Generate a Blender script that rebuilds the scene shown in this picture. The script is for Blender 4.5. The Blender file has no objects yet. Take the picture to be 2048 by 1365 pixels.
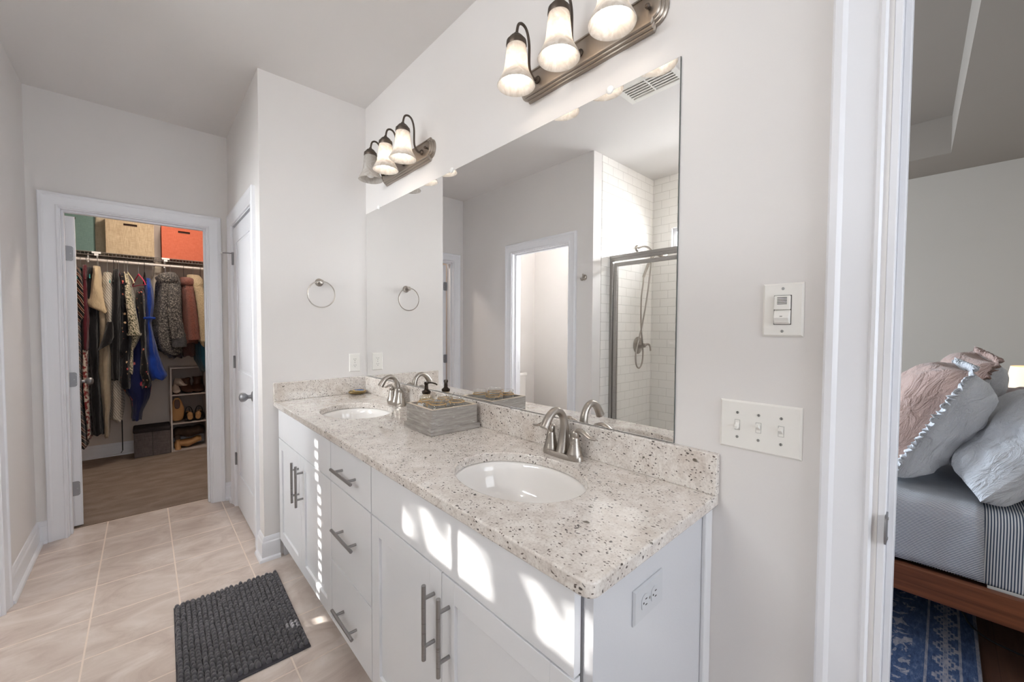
import bpy, bmesh, math, random
from mathutils import Vector, Matrix, noise
PI = math.pi
random.seed(7)
SC = bpy.context.scene
COL = SC.collection

# ------------------------------------------------------------------ camera
cam_data = bpy.data.cameras.new('camera')
cam = bpy.data.objects.new('camera', cam_data)
COL.objects.link(cam)
CAM = Vector((-1.0787, -2.5803, 1.3219))
_r = Vector((0.73524051, -0.67778688, 0.00513307))
_u = Vector((0.01807205, 0.02717321, 0.99946737))
_f = Vector((0.67756535, 0.73475613, -0.03222785))
cam.matrix_world = Matrix(((_r.x, _u.x, -_f.x, CAM.x), (_r.y, _u.y, -_f.y, CAM.y), (_r.z, _u.z, -_f.z, CAM.z), (0, 0, 0, 1)))
cam_data.sensor_width = 36.0
cam_data.lens = 36.0 * 798.3212 / 2048.0
cam_data.clip_start = 0.02
SC.camera = cam
SC.cycles.max_bounces = 16
SC.cycles.diffuse_bounces = 8
SC.cycles.transparent_max_bounces = 24

# ------------------------------------------------------------------ colour
SC.view_settings.view_transform = 'Standard'
SC.view_settings.look = 'None'
SC.view_settings.gamma = 1.0
SC.view_settings.use_curve_mapping = False
SC.view_settings.exposure = 0.75

# ------------------------------------------------------------------ light
world = bpy.data.worlds.new('sky')
SC.world = world
world.use_nodes = True
world.node_tree.nodes['Background'].inputs[0].default_value = (0.82, 0.9, 1.0, 1)
world.node_tree.nodes['Background'].inputs[1].default_value = 2.2

def look(d):
    return Vector(d).normalized().to_track_quat('-Z', 'Y')

def sun(name, d, strength, col, angle):
    l = bpy.data.lights.new(name, 'SUN'); l.energy = strength; l.color = col; l.angle = angle
    o = bpy.data.objects.new(name, l); o.rotation_mode = 'QUATERNION'; o.rotation_quaternion = look(d); COL.objects.link(o)
    o.location = (-6, 0, 5)
    return o

def area(name, loc, d, sx, sy, power, col):
    l = bpy.data.lights.new(name, 'AREA'); l.shape = 'RECTANGLE'; l.size = sx; l.size_y = sy; l.energy = power; l.color = col
    o = bpy.data.objects.new(name, l); o.rotation_mode = 'QUATERNION'; o.rotation_quaternion = look(d); COL.objects.link(o)
    o.location = loc
    return o

SUN_DIR = (1.0, -0.30, -0.667)
sun('sun', SUN_DIR, 6.5, (1.0, 0.96, 0.9), math.radians(0.4))
area('daylight_shower_window', (-2.70, -1.42, 2.15), (1, 0.0, -0.35), 1.05, 0.24, 24, (0.93, 0.97, 1.0))
area('fill_rear_window', (-0.62, -4.22, 1.6), (0, 1, -0.1), 1.15, 1.35, 6.5, (0.96, 0.98, 1.0))  # fill light for an added, unseen rear window
area('daylight_toilet_window', (-2.70, -0.2, 1.75), (1, 0, -0.2), 0.3, 0.9, 30, (0.93, 0.97, 1.0))
area('daylight_bedroom_window', (1.9, 1.75, 1.5), (0, -1, -0.45), 1.7, 1.4, 190, (0.74, 0.86, 1.0))

# ------------------------------------------------------------------ helpers
def srgb(r, g, b):
    f = lambda c: (c / 255 / 12.92) if c / 255 <= 0.04045 else ((c / 255 + 0.055) / 1.055) ** 2.4
    return (f(r), f(g), f(b), 1.0)

class B:
    """collects shapes and links them as one mesh object"""
    def __init__(s):
        s.v = []; s.f = []
    def add(s, vs, fs):
        n = len(s.v); s.v += [tuple(v) for v in vs]; s.f += [tuple(i + n for i in f) for f in fs]; return s
    def box(s, x0, x1, y0, y1, z0, z1, M=None):
        if x0 > x1: x0, x1 = x1, x0
        if y0 > y1: y0, y1 = y1, y0
        if z0 > z1: z0, z1 = z1, z0
        vs = [(x0,y0,z0),(x1,y0,z0),(x1,y1,z0),(x0,y1,z0),(x0,y0,z1),(x1,y0,z1),(x1,y1,z1),(x0,y1,z1)]
        if M: vs = [M @ Vector(v) for v in vs]
        return s.add(vs, [(0,3,2,1),(4,5,6,7),(0,1,5,4),(1,2,6,5),(2,3,7,6),(3,0,4,7)])
    def loft(s, rings, closed=True, caps=True, M=None):
        n = len(rings[0]); vs = [v for r in rings for v in r]
        if M: vs = [M @ Vector(v) for v in vs]
        fs = []
        for i in range(len(rings) - 1):
            for j in range(n if closed else n - 1):
                k = (j + 1) % n
                fs.append((i*n+j, i*n+k, (i+1)*n+k, (i+1)*n+j))
        if caps and closed:
            fs.append(tuple(range(n))[::-1]); fs.append(tuple((len(rings)-1)*n + j for j in range(n)))
        return s.add(vs, fs)
    def lathe(s, prof, n=24, c=(0,0,0), ax=2, caps=True, M=None):
        rings = []
        for r, h in prof:
            ring = []
            for j in range(n):
                a = 2*PI*j/n; p = [r*math.cos(a), r*math.sin(a)]
                if ax == 2: q = (c[0]+p[0], c[1]+p[1], c[2]+h)
                elif ax == 0: q = (c[0]+h, c[1]+p[0], c[2]+p[1])
                else: q = (c[0]+p[1], c[1]+h, c[2]+p[0])
                ring.append(q)
            rings.append(ring)
        return s.loft(rings, True, caps, M)
    def tube(s, pts, r, n=10, caps=True, flat=1.0):
        pts = [Vector(p) for p in pts]; m = len(pts)
        rs = r if isinstance(r, (list, tuple)) else [r]*m
        up = None; rings = []
        for i, p in enumerate(pts):
            t = (pts[min(i+1, m-1)] - pts[max(i-1, 0)])
            t = t.normalized() if t.length > 1e-9 else Vector((0,0,1))
            if up is None:
                up = t.cross(Vector((0.13,0.31,0.94)))
                if up.length < 0.05: up = t.cross(Vector((1,0,0)))
                up.normalize()
            else:
                up = (up - t*up.dot(t)); up = up.normalized() if up.length > 1e-6 else t.orthogonal().normalized()
            w = t.cross(up)
            rings.append([tuple(p + up*math.cos(2*PI*j/n)*rs[i] + w*math.sin(2*PI*j/n)*rs[i]*flat) for j in range(n)])
        return s.loft(rings, True, caps)
    def prism(s, poly, axis, a, b):
        """polygon given in the two other axes, extruded along axis from a to b"""
        def mk(p, t):
            if axis == 0: return (t, p[0], p[1])
            if axis == 1: return (p[0], t, p[1])
            return (p[0], p[1], t)
        n = len(poly)
        vs = [mk(p, a) for p in poly] + [mk(p, b) for p in poly]
        fs = [tuple(range(n)), tuple(range(n, 2*n))[::-1]] + [(j, j+n, (j+1)%n+n, (j+1)%n) for j in range(n)]
        return s.add(vs, fs)
    def build(s, name, mat, parent=None, smooth=True, bevel=0, seg=2, origin=None, angle=35, loc=None):
        me = bpy.data.meshes.new(name)
        off = Vector((0,0,0))
        if parent is not None and not parent.get('_local'):
            off = Vector(parent.get('_base', (0,0,0)))
        elif origin is not None:
            off = Vector(origin)
        me.from_pydata([tuple(Vector(v) - off) for v in s.v], [], s.f)
        me.update()
        bm = bmesh.new(); bm.from_mesh(me)
        bmesh.ops.recalc_face_normals(bm, faces=bm.faces)
        bm.to_mesh(me); bm.free()
        if smooth:
            me.shade_smooth(); me.set_sharp_from_angle(angle=math.radians(angle))
        o = bpy.data.objects.new(name, me); COL.objects.link(o)
        if mat: me.materials.append(mat)
        if parent is not None:
            o.parent = parent; o['_base'] = tuple(off)
            if parent.get('_local'): o['_local'] = 1
        elif origin is not None:
            o.location = origin; o['_base'] = tuple(off)
        if bevel:
            m = o.modifiers.new('bevel', 'BEVEL'); m.width = bevel; m.segments = seg; m.limit_method = 'ANGLE'; m.angle_limit = math.radians(40)
        return o

def thing(name, label, cat, loc=(0,0,0), group=None, local=False, rot=None, kind=None):
    o = bpy.data.objects.new(name, None); COL.objects.link(o); o.location = loc
    o.empty_display_size = 0.05
    o['_base'] = tuple(loc)
    if local: o['_local'] = 1
    if rot: o.rotation_euler = rot
    if label: o['label'] = label
    if cat: o['category'] = cat
    if group: o['group'] = group
    if kind: o['kind'] = kind
    return o

def tag(o, label=None, cat=None, group=None, kind=None):
    if label: o['label'] = label
    if cat: o['category'] = cat
    if group: o['group'] = group
    if kind: o['kind'] = kind
    return o

def struct(o, label=None, cat=None):
    o['kind'] = 'structure'
    if label: o['label'] = label
    if cat: o['category'] = cat
    return o

def clone(root, loc=None, rot=None, label=None, group=None, name=None):
    r = root.copy(); COL.objects.link(r)
    if loc is not None: r.location = loc
    if rot is not None: r.rotation_euler = rot
    if label: r['label'] = label
    if group: r['group'] = group
    def rec(src, dst):
        for ch in list(src.children):
            c = ch.copy(); COL.objects.link(c); c.parent = dst
            rec(ch, c)
    rec(root, r)
    return r

# ------------------------------------------------------------------ materials
def mat(name, col=(0.8,0.8,0.8,1), rough=0.5, metal=0.0, spec=0.5, coat=0.0, emis=None, estr=0, trans=0.0, ior=1.45, sheen=0.0):
    m = bpy.data.materials.new(name); m.use_nodes = True
    p = m.node_tree.nodes['Principled BSDF']
    p.inputs['Base Color'].default_value = col
    p.inputs['Roughness'].default_value = rough
    p.inputs['Metallic'].default_value = metal
    p.inputs['Specular IOR Level'].default_value = spec
    p.inputs['Coat Weight'].default_value = coat
    p.inputs['Transmission Weight'].default_value = trans
    p.inputs['IOR'].default_value = ior
    p.inputs['Sheen Weight'].default_value = sheen
    if emis: p.inputs['Emission Color'].default_value = emis; p.inputs['Emission Strength'].default_value = estr
    return m

class N:
    def __init__(s, m): s.t = m.node_tree; s.p = s.t.nodes['Principled BSDF']
    def n(s, typ, **k):
        x = s.t.nodes.new(typ)
        for a, b in k.items(): setattr(x, a, b)
        return x
    def l(s, a, b): s.t.links.new(a, b)
    def coord(s, scale=(1,1,1), kind='Object', rot=(0,0,0), loc=(0,0,0)):
        c = s.n('ShaderNodeTexCoord'); mp = s.n('ShaderNodeMapping')
        mp.inputs['Scale'].default_value = scale; mp.inputs['Rotation'].default_value = rot; mp.inputs['Location'].default_value = loc
        s.l(c.outputs[kind], mp.inputs[0]); return mp.outputs[0]
    def noise(s, vec, scale, detail=4, rough=0.5, dist=0.0):
        x = s.n('ShaderNodeTexNoise'); x.inputs['Scale'].default_value = scale; x.inputs['Detail'].default_value = detail
        x.inputs['Roughness'].default_value = rough; x.inputs['Distortion'].default_value = dist
        if vec is not None: s.l(vec, x.inputs['Vector'])
        return x.outputs['Fac']
    def voro(s, vec, scale, feat='F1', out='Distance', rnd=1.0):
        x = s.n('ShaderNodeTexVoronoi', feature=feat); x.inputs['Scale'].default_value = scale; x.inputs['Randomness'].default_value = rnd
        if vec is not None: s.l(vec, x.inputs['Vector'])
        return x.outputs[out]
    def wave(s, vec, scale, dist=0, detail=2, direction='X', prof='SIN', dscale=1.0):
        x = s.n('ShaderNodeTexWave', bands_direction=direction, wave_profile=prof); x.inputs['Scale'].default_value = scale
        x.inputs['Distortion'].default_value = dist; x.inputs['Detail'].default_value = detail; x.inputs['Detail Scale'].default_value = dscale
        s.l(vec, x.inputs['Vector']); return x.outputs['Fac']
    def ramp(s, fac, stops, interp='LINEAR'):
        x = s.n('ShaderNodeValToRGB'); r = x.color_ramp; r.interpolation = interp
        while len(r.elements) < len(stops): r.elements.new(0.5)
        for e, (p, c) in zip(r.elements, stops):
            e.position = p; e.color = c if len(c) == 4 else (*c, 1)
        s.l(fac, x.inputs[0]); return x.outputs[0]
    def mix(s, f, a, b, mode='MIX'):
        x = s.n('ShaderNodeMix', data_type='RGBA', blend_type=mode)
        for v, i in ((f, 0), (a, 6), (b, 7)):
            if isinstance(v, (int, float)): x.inputs[i].default_value = v
            elif isinstance(v, (tuple, list)): x.inputs[i].default_value = v
            else: s.l(v, x.inputs[i])
        return x.outputs[2]
    def math(s, op, a, b=0.0, c=0.0):
        x = s.n('ShaderNodeMath', operation=op)
        for i, v in enumerate((a, b, c)):
            if isinstance(v, (int, float)): x.inputs[i].default_value = v
            else: s.l(v, x.inputs[i])
        return x.outputs[0]
    def bump(s, h, strength=0.3, dist=0.01):
        x = s.n('ShaderNodeBump'); x.inputs['Strength'].default_value = strength; x.inputs['Distance'].default_value = dist
        s.l(h, x.inputs['Height']); s.l(x.outputs[0], s.p.inputs['Normal'])
    def base(s, c): s.l(c, s.p.inputs['Base Color'])
    def rough(s, c): s.l(c, s.p.inputs['Roughness'])

W0 = (0,0,0,1); W1 = (1,1,1,1)

def paint(name, rgb, rough=0.6, bump=0.06, scale=160):
    m = mat(name, srgb(*rgb), rough, spec=0.35); n = N(m)
    v = n.coord(); h = n.noise(v, scale, 2)
    c = n.mix(n.noise(v, 2.2, 3), srgb(*[x-3 for x in rgb]), srgb(*[x+2 for x in rgb]))
    n.base(c); n.bump(h, bump, 0.002)
    return m

M = {}
M['wall'] = paint('wall_paint', (224, 221, 219))
M['ceiling'] = paint('ceiling_paint', (224, 221, 219), 0.8)
M['closet_wall'] = paint('closet_wall_paint', (214, 203, 194), 0.7)
M['trim'] = paint('trim_paint', (232, 233, 237), 0.28, 0.02, 40)
M['door'] = paint('door_paint', (230, 231, 235), 0.35, 0.03, 60)
M['cab'] = paint('cabinet_paint', (227, 228, 231), 0.33, 0.02, 60)
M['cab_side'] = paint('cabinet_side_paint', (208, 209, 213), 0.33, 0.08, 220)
M['gap_shade'] = mat('cabinet_gap_shade', srgb(158, 159, 162), 0.6)  # cabinet body greyed so door and drawer gaps look shaded
M['plate'] = mat('plate_plastic', srgb(233, 231, 226), 0.3)
M['plate_dark'] = mat('slot_dark', srgb(45, 42, 40), 0.6)
M['plate_grey'] = mat('grey_plate_plastic', srgb(200, 202, 206), 0.3)
M['screw'] = mat('screw_metal', srgb(170, 170, 168), 0.35, 0.8)
M['ceramic'] = mat('sink_ceramic', srgb(235, 232, 229), 0.07, coat=0.5)
M['mirror'] = mat('mirror_silver', (0.95, 0.95, 0.945, 1), 0.0, 1.0)
M['mirror_edge'] = mat('mirror_edge_glass', srgb(90, 95, 92), 0.2)
M['dark_metal'] = mat('bronze_metal', srgb(96, 86, 78), 0.42, 0.8)
M['chrome'] = mat('chrome', srgb(205, 205, 203), 0.14, 1.0)
M['white_metal'] = mat('white_coated_wire', srgb(222, 214, 208), 0.4)
M['dark_wire'] = mat('grey_coated_wire', srgb(120, 112, 106), 0.5)
M['black'] = mat('black_matte', srgb(18, 17, 18), 0.6)
M['white_cap'] = mat('white_plastic', srgb(240, 240, 238), 0.3)

def brushed(name, rgb, rough=0.3, sc=(3, 3, 220)):
    m = mat(name, srgb(*rgb), rough, 1.0); n = N(m); v = n.coord(sc)
    h = n.noise(v, 3, 3)
    n.rough(n.ramp(h, [(0.2, (rough*0.85,)*3), (0.8, (rough*1.15,)*3)]))
    n.base(n.mix(h, srgb(*[c-6 for c in rgb]), srgb(*[min(255, c+5) for c in rgb])))
    return m
M['nickel'] = brushed('brushed_nickel', (172, 165, 157), 0.3)
M['handle'] = brushed('handle_steel', (160, 158, 157), 0.3)
M['hinge'] = brushed('hinge_steel', (150, 150, 153), 0.5)
M['bar_metal'] = brushed('aged_bronze', (172, 163, 153), 0.38, (2, 90, 2))
M['frame_metal'] = brushed('shower_frame_nickel', (165, 162, 158), 0.3)

def granite():
    m = mat('granite', srgb(215, 208, 200), 0.1, coat=0.4); n = N(m)
    v = n.coord()
    base = n.ramp(n.noise(v, 26, 6, 0.72), [(0.28, srgb(180, 169, 160)), (0.45, srgb(210, 202, 195)), (0.58, srgb(227, 222, 216)), (0.75, srgb(238, 235, 230))])
    fine = n.ramp(n.noise(v, 170, 3, 0.6), [(0.35, srgb(160, 148, 140)), (0.48, srgb(218, 210, 202)), (0.7, srgb(240, 236, 230))])
    c = n.mix(0.35, base, fine)
    # broad brownish clouds
    cl = n.ramp(n.noise(v, 5.5, 4, 0.6, 0.6), [(0.52, W0), (0.7, W1)])
    c = n.mix(n.math('MULTIPLY', cl, 0.34), c, srgb(176, 156, 140))
    # garnet and mica specks, clustered
    vd = n.coord((1, 0.72, 1), rot=(0, 0, 0.3)); wn = n.n('ShaderNodeTexNoise'); wn.inputs['Scale'].default_value = 40
    n.l(vd, wn.inputs['Vector'])
    ad = n.n('ShaderNodeVectorMath', operation='MULTIPLY_ADD'); n.l(wn.outputs['Color'], ad.inputs[0]); ad.inputs[1].default_value = (0.02, 0.02, 0.02); n.l(vd, ad.inputs[2])
    clus = n.noise(v, 9, 3, 0.6)
    for sc_, lo, hi, colr, k in ((85, 0.20, 0.27, srgb(48, 38, 35), 0.56), (150, 0.2, 0.3, srgb(78, 64, 56), 0.485), (34, 0.12, 0.18, srgb(92, 84, 72), 0.60)):
        x = n.n('ShaderNodeTexVoronoi', feature='F1'); x.inputs['Scale'].default_value = sc_; n.l(ad.outputs[0], x.inputs['Vector'])
        spot = n.ramp(x.outputs['Distance'], [(lo, W1), (hi, W0)])
        sep = n.n('ShaderNodeSeparateColor'); n.l(x.outputs['Color'], sep.inputs[0])
        keep = n.math('GREATER_THAN', n.math('ADD', n.math('MULTIPLY', sep.outputs[0], 0.34), n.math('MULTIPLY', clus, 0.62)), k)
        c = n.mix(n.math('MULTIPLY', spot, n.math('MULTIPLY', keep, 0.9)), c, colr)
    n.base(c)
    return m
M['granite'] = granite()

def tile_floor():
    m = mat('floor_tile', srgb(196, 184, 172), 0.3); n = N(m)
    v = n.coord((1,1,1), loc=(0.9745, 0.0, 0))
    br = n.n('ShaderNodeTexBrick', offset=0.0, squash=1.0)
    br.inputs['Scale'].default_value = 1.0; br.inputs['Brick Width'].default_value = 0.305; br.inputs['Row Height'].default_value = 0.305
    br.inputs['Mortar Size'].default_value = 0.0035; br.inputs['Mortar Smooth'].default_value = 0.2; br.inputs['Bias'].default_value = 0
    br.inputs['Color1'].default_value = (0.42,0.42,0.42,1); br.inputs['Color2'].default_value = (0.58,0.58,0.58,1)
    n.l(v, br.inputs['Vector'])
    cloud = n.noise(n.coord((1,1.6,1)), 4.5, 6, 0.62, 0.8)
    c = n.ramp(cloud, [(0.3, srgb(186, 171, 162)), (0.5, srgb(205, 192, 183)), (0.68, srgb(219, 209, 202))])
    c = n.mix(0.25, c, br.outputs['Color'], 'SOFT_LIGHT')
    c = n.mix(br.outputs['Fac'], c, srgb(222, 207, 194))
    n.base(c)
    n.rough(n.ramp(br.outputs['Fac'], [(0, (0.26,)*3), (1, (0.8,)*3)]))
    n.bump(n.math('MULTIPLY', br.outputs['Fac'], -1.0), 0.5, 0.003)
    return m
M['tile'] = tile_floor()

def subway():
    m = mat('subway_tile', srgb(236, 234, 230), 0.06, coat=0.3); n = N(m)
    c = n.n('ShaderNodeTexCoord'); sx = n.n('ShaderNodeSeparateXYZ'); n.l(c.outputs['Object'], sx.inputs[0])
    g = n.n('ShaderNodeCombineXYZ'); n.l(n.math('ADD', sx.outputs[0], sx.outputs[1]), g.inputs[0]); n.l(sx.outputs[2], g.inputs[1])
    br = n.n('ShaderNodeTexBrick', offset=0.5); br.inputs['Scale'].default_value = 1.0
    br.inputs['Brick Width'].default_value = 0.152; br.inputs['Row Height'].default_value = 0.0765; br.inputs['Mortar Size'].default_value = 0.0018
    br.inputs['Mortar Smooth'].default_value = 0.3
    n.l(g.outputs[0], br.inputs['Vector'])
    n.base(n.mix(br.outputs['Fac'], srgb(236, 234, 230), srgb(206, 203, 198)))
    n.bump(n.math('MULTIPLY', br.outputs['Fac'], -1.0), 0.6, 0.003)
    return m
M['subway'] = subway()

def carpet():
    m = mat('carpet_pile', srgb(150, 132, 117), 0.95, spec=0.1); n = N(m); v = n.coord()
    a = n.noise(v, 260, 3, 0.7); b = n.noise(n.coord((1, 2.2, 1)), 5, 5, 0.6, 0.5)
    c = n.ramp(a, [(0.3, srgb(132, 115, 104)), (0.7, srgb(180, 164, 150))])
    c = n.mix(0.45, c, n.ramp(b, [(0.35, srgb(130, 114, 102)), (0.65, srgb(180, 163, 150))]))
    n.base(c); n.bump(a, 0.9, 0.01); return m
M['carpet'] = carpet()

def wood(name, dark, light, axis='Y', rough=0.35, scale=7):
    m = mat(name, srgb(*light), rough); n = N(m)
    sc_ = {'X': (0.6, 14, 14), 'Y': (14, 0.6, 14), 'Z': (14, 14, 0.6)}[axis]
    f = n.noise(n.coord(sc_), scale, 5, 0.62, 0.6)
    n.base(n.ramp(f, [(0.3, srgb(*dark)), (0.7, srgb(*light))])); n.bump(f, 0.08, 0.003); return m
M['bed_wood'] = wood('bed_wood', (84, 46, 30), (140, 84, 56), 'Y', 0.35, 2)
M['nightstand_wood'] = wood('nightstand_wood', (70, 40, 28), (112, 70, 48), 'Y')

def plank_floor():
    m = mat('plank_floor', srgb(80, 55, 45), 0.3); n = N(m)
    br = n.n('ShaderNodeTexBrick', offset=0.4); br.inputs['Scale'].default_value = 1; br.inputs['Brick Width'].default_value = 1.1; br.inputs['Row Height'].default_value = 0.12
    br.inputs['Mortar Size'].default_value = 0.0012; br.inputs['Color1'].default_value = srgb(72, 48, 40); br.inputs['Color2'].default_value = srgb(98, 68, 56); br.inputs['Mortar'].default_value = srgb(30, 20, 18)
    n.l(n.coord(), br.inputs['Vector'])
    f = n.noise(n.coord((1, 16, 16)), 3, 5)
    n.base(n.mix(0.5, br.outputs['Color'], n.ramp(f, [(0.3, srgb(58, 38, 32)), (0.7, srgb(112, 80, 66))]))); return m
M['planks'] = plank_floor()

def glass(name, tint=(1,1,1,1), ior=1.45, rough=0.0):
    m = bpy.data.materials.new(name); m.use_nodes = True; t = m.node_tree; t.nodes.clear()
    out = t.nodes.new('ShaderNodeOutputMaterial'); tr = t.nodes.new('ShaderNodeBsdfTransparent'); gl = t.nodes.new('ShaderNodeBsdfGlossy')
    mx = t.nodes.new('ShaderNodeMixShader'); fr = t.nodes.new('ShaderNodeMath'); fr.operation = 'MULTIPLY_ADD'; lw = t.nodes.new('ShaderNodeLayerWeight'); lw.inputs[0].default_value = 0.5
    pw = t.nodes.new('ShaderNodeMath'); pw.operation = 'POWER'; pw.inputs[1].default_value = 2.6; t.links.new(lw.outputs['Facing'], pw.inputs[0]); t.links.new(pw.outputs[0], fr.inputs[0]); fr.inputs[1].default_value = 0.85; fr.inputs[2].default_value = ((ior-1)/(ior+1))**2
    tr.inputs[0].default_value = tint; gl.inputs['Roughness'].default_value = rough
    t.links.new(fr.outputs[0], mx.inputs[0]); t.links.new(tr.outputs[0], mx.inputs[1]); t.links.new(gl.outputs[0], mx.inputs[2]); t.links.new(mx.outputs[0], out.inputs[0])
    return m
M['pane'] = glass('clear_pane', (0.99, 0.99, 0.988, 1), 1.25)
M['jar_glass'] = glass('jar_glass', (0.975, 0.98, 0.972, 1), 1.7, 0.03)
# ------------------------------------------------------------------ room dimensions
H = 2.734; DC = 1.1085; WS = -0.598; WL = -1.578; SB = -2.52; YB = -4.1
HO = 2.04   # door opening height

def wall(name, axis, p0, p1, u0, u1, z0, z1, holes, m, label=None):
    """wall slab between p0 and p1 on axis (0 or 1), spanning u0..u1; holes = (ua, ub, za, zb)"""
    b = B()
    def bx(ua, ub, za, zb):
        if ub - ua < 1e-5 or zb - za < 1e-5: return
        if axis == 0: b.box(p0, p1, ua, ub, za, zb)
        else: b.box(ua, ub, p0, p1, za, zb)
    us = sorted(holes); cur = u0
    for ua, ub, za, zb in us:
        bx(cur, ua, z0, z1); bx(ua, ub, z0, za); bx(ua, ub, zb, z1); cur = ub
    bx(cur, u1, z0, z1)
    return struct(b.build(name, m, smooth=False), label)

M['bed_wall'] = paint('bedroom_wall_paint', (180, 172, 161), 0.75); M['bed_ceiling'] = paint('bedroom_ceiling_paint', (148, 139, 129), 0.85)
# floors and ceilings
struct(B().box(-2.7, 0.12, YB-0.12, 1.225, -0.1, 0).build('floor', M['tile'], smooth=False), 'pale beige square tile bathroom floor')
struct(B().box(-2.3, 0.7, 1.225, 3.25, -0.1, 0.004).build('floor_closet', M['carpet'], smooth=False), 'brown carpet floor of the walk-in closet')
struct(B().box(0.12, 4.5, -3.6, 1.9, -0.1, -0.001).build('floor_bedroom', M['planks'], smooth=False), 'dark wood plank floor of the bedroom')
struct(B().box(-2.7, 0.12, YB-0.12, 3.25, H, H+0.1).box(0.12, 0.8, 1.1, 3.25, H, H+0.1).build('ceiling', M['ceiling'], smooth=False), 'bathroom ceiling')
# bedroom ceiling with a raised tray
b = B()
tx0, tx1, ty1 = 0.9, 3.66, 0.9
ya, yb_ = -2.67, -2.574
zl, zh = H, 3.03
b.add([(0.12,-3.6,zl),(tx0,-3.6,zl),(tx0,ya,zl),(tx0,ty1,zl),(0.12,ty1,zl),(0.12,1.9,zl),(4.5,1.9,zl),(4.5,ty1,zl),(tx1,ty1,zl),(tx1,yb_,zl),(4.5,yb_,zl),(4.5,-3.6,zl),(tx1,-3.6,zl),(0.12,ya,zl)],
      [(0,1,2,13),(13,2,3,4),(4,3,8,7,6,5),(9,10,7,8),(1,12,9,2),(12,11,10,9)])
b.add([(tx0,ya,zl),(tx1,yb_,zl),(tx1,ty1,zl),(tx0,ty1,zl),(tx0,ya,zh),(tx1,yb_,zh),(tx1,ty1,zh),(tx0,ty1,zh)],
      [(0,1,5,4),(1,2,6,5),(2,3,7,6),(3,0,4,7),(4,5,6,7)])
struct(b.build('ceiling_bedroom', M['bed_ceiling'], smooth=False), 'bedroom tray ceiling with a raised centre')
struct(B().box(0.12, 4.5, -3.6, 1.9, 3.06, 3.12).build('roof_slab', M['ceiling'], smooth=False))

# walls
wall('wall_right', 0, 0.0, 0.12, YB, 0.11, 0, H, [(-3.292, -2.498, 0, HO+0.012)], M['wall'], 'pale grey wall carrying the wide mirror')
wall('wall_stub', 1, 0.0, 0.11, WS, 0.0, 0, H, [], M['wall'], 'short wall at the end of the vanity')
wall('wall_side', 0, WS, WS+0.11, 0.11, DC, 0, H, [(0.190, 0.928, 0, HO+0.012)], M['wall'], 'wall with the narrow linen door')
wall('wall_closet', 1, DC, DC+0.1165, WL-0.11, WS+0.11, 0, H, [(-1.455, -0.722, 0, HO+0.012)], M['wall'], 'wall with the closet doorway')
wall('wall_left', 0, WL-0.11, WL, -0.659, DC, 0, H, [(-0.420, 0.298, 0, HO+0.012)], M['wall'], 'wall with the toilet room doorway')
wall('wall_shower_partition', 1, -0.649, -0.55, SB, WL-0.11, 0, H, [], M['wall'])
wall('wall_toilet_end', 1, 0.90, 1.00, SB, WL-0.11, 0, H, [], M['wall'])
wall('wall_exterior', 0, SB-0.12, SB-0.012, YB, 1.0, 0, H, [(-1.95, -0.85, 2.05, 2.25), (-0.36, -0.02, 1.25, 2.25)], M['wall'])
wall('wall_rear_left', 0, WL-0.11, WL, YB, -2.13, 0, H, [], M['wall'])
wall('wall_shower_end', 1, -2.13, -2.02, SB, WL, 0, H, [], M['wall'])
wall('wall_rear', 1, YB-0.12, YB, -2.7, 0.12, 0, H, [(-1.2, -0.05, 0.95, 2.25)], M['wall'], 'wall behind with an added wide window')
# closet room
wall('wall_closet_back', 1, 3.12, 3.24, -2.3, 0.7, 0, H, [], M['closet_wall'], 'shadowy back wall of the closet')
wall('wall_closet_left', 0, -2.3, -2.2, 1.225, 3.12, 0, H, [], M['closet_wall'])
wall('wall_closet_right', 0, 0.6, 0.7, 1.225, 3.12, 0, H, [], M['closet_wall'])
wall('wall_closet_front', 1, 1.17, 1.225, WS+0.12, 0.6, 0, H, [], M['closet_wall'])
wall('wall_closet_front_left', 1, 1.17, 1.225, -2.3, WL-0.12, 0, H, [], M['closet_wall'])
wall('wall_utility', 0, 0.0, 0.12, 0.11, 1.17, 0, H, [], M['wall'])
# bedroom
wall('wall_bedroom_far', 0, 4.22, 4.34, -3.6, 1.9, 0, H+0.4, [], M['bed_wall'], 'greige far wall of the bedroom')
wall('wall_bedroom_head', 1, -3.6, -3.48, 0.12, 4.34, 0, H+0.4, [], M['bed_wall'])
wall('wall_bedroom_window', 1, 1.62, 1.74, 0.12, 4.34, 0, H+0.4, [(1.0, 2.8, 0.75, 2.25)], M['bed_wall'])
# shower tile skins
def tileskin(name, *bx):
    return struct(B().box(*bx).build(name, M['subway'], smooth=False))
tileskin('wall_shower_tile', SB, -1.694, -0.659, -0.649, 0.0, H)
bk = B()
for ua, ub, za, zb in ((-2.02, -1.95, 0, H), (-1.95, -0.85, 0, 2.05), (-1.95, -0.85, 2.25, H), (-0.85, -0.659, 0, H)):
    bk.box(SB-0.012, SB, ua, ub, za, zb)
struct(bk.build('wall_shower_back_tile', M['subway'], smooth=False), 'white subway tile back wall of the shower')
tileskin('wall_shower_end_tile', SB, -1.70, -2.02, -2.01, 0.0, H)
struct(B().box(SB-0.012, SB, -0.55, -0.36, 0, H).box(SB-0.012, SB, -0.02, 0.90, 0, H).box(SB-0.012, SB, -0.36, -0.02, 0, 1.25).box(SB-0.012, SB, -0.36, -0.02, 2.25, H).build('wall_toilet_outer', M['wall'], smooth=False))

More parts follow.
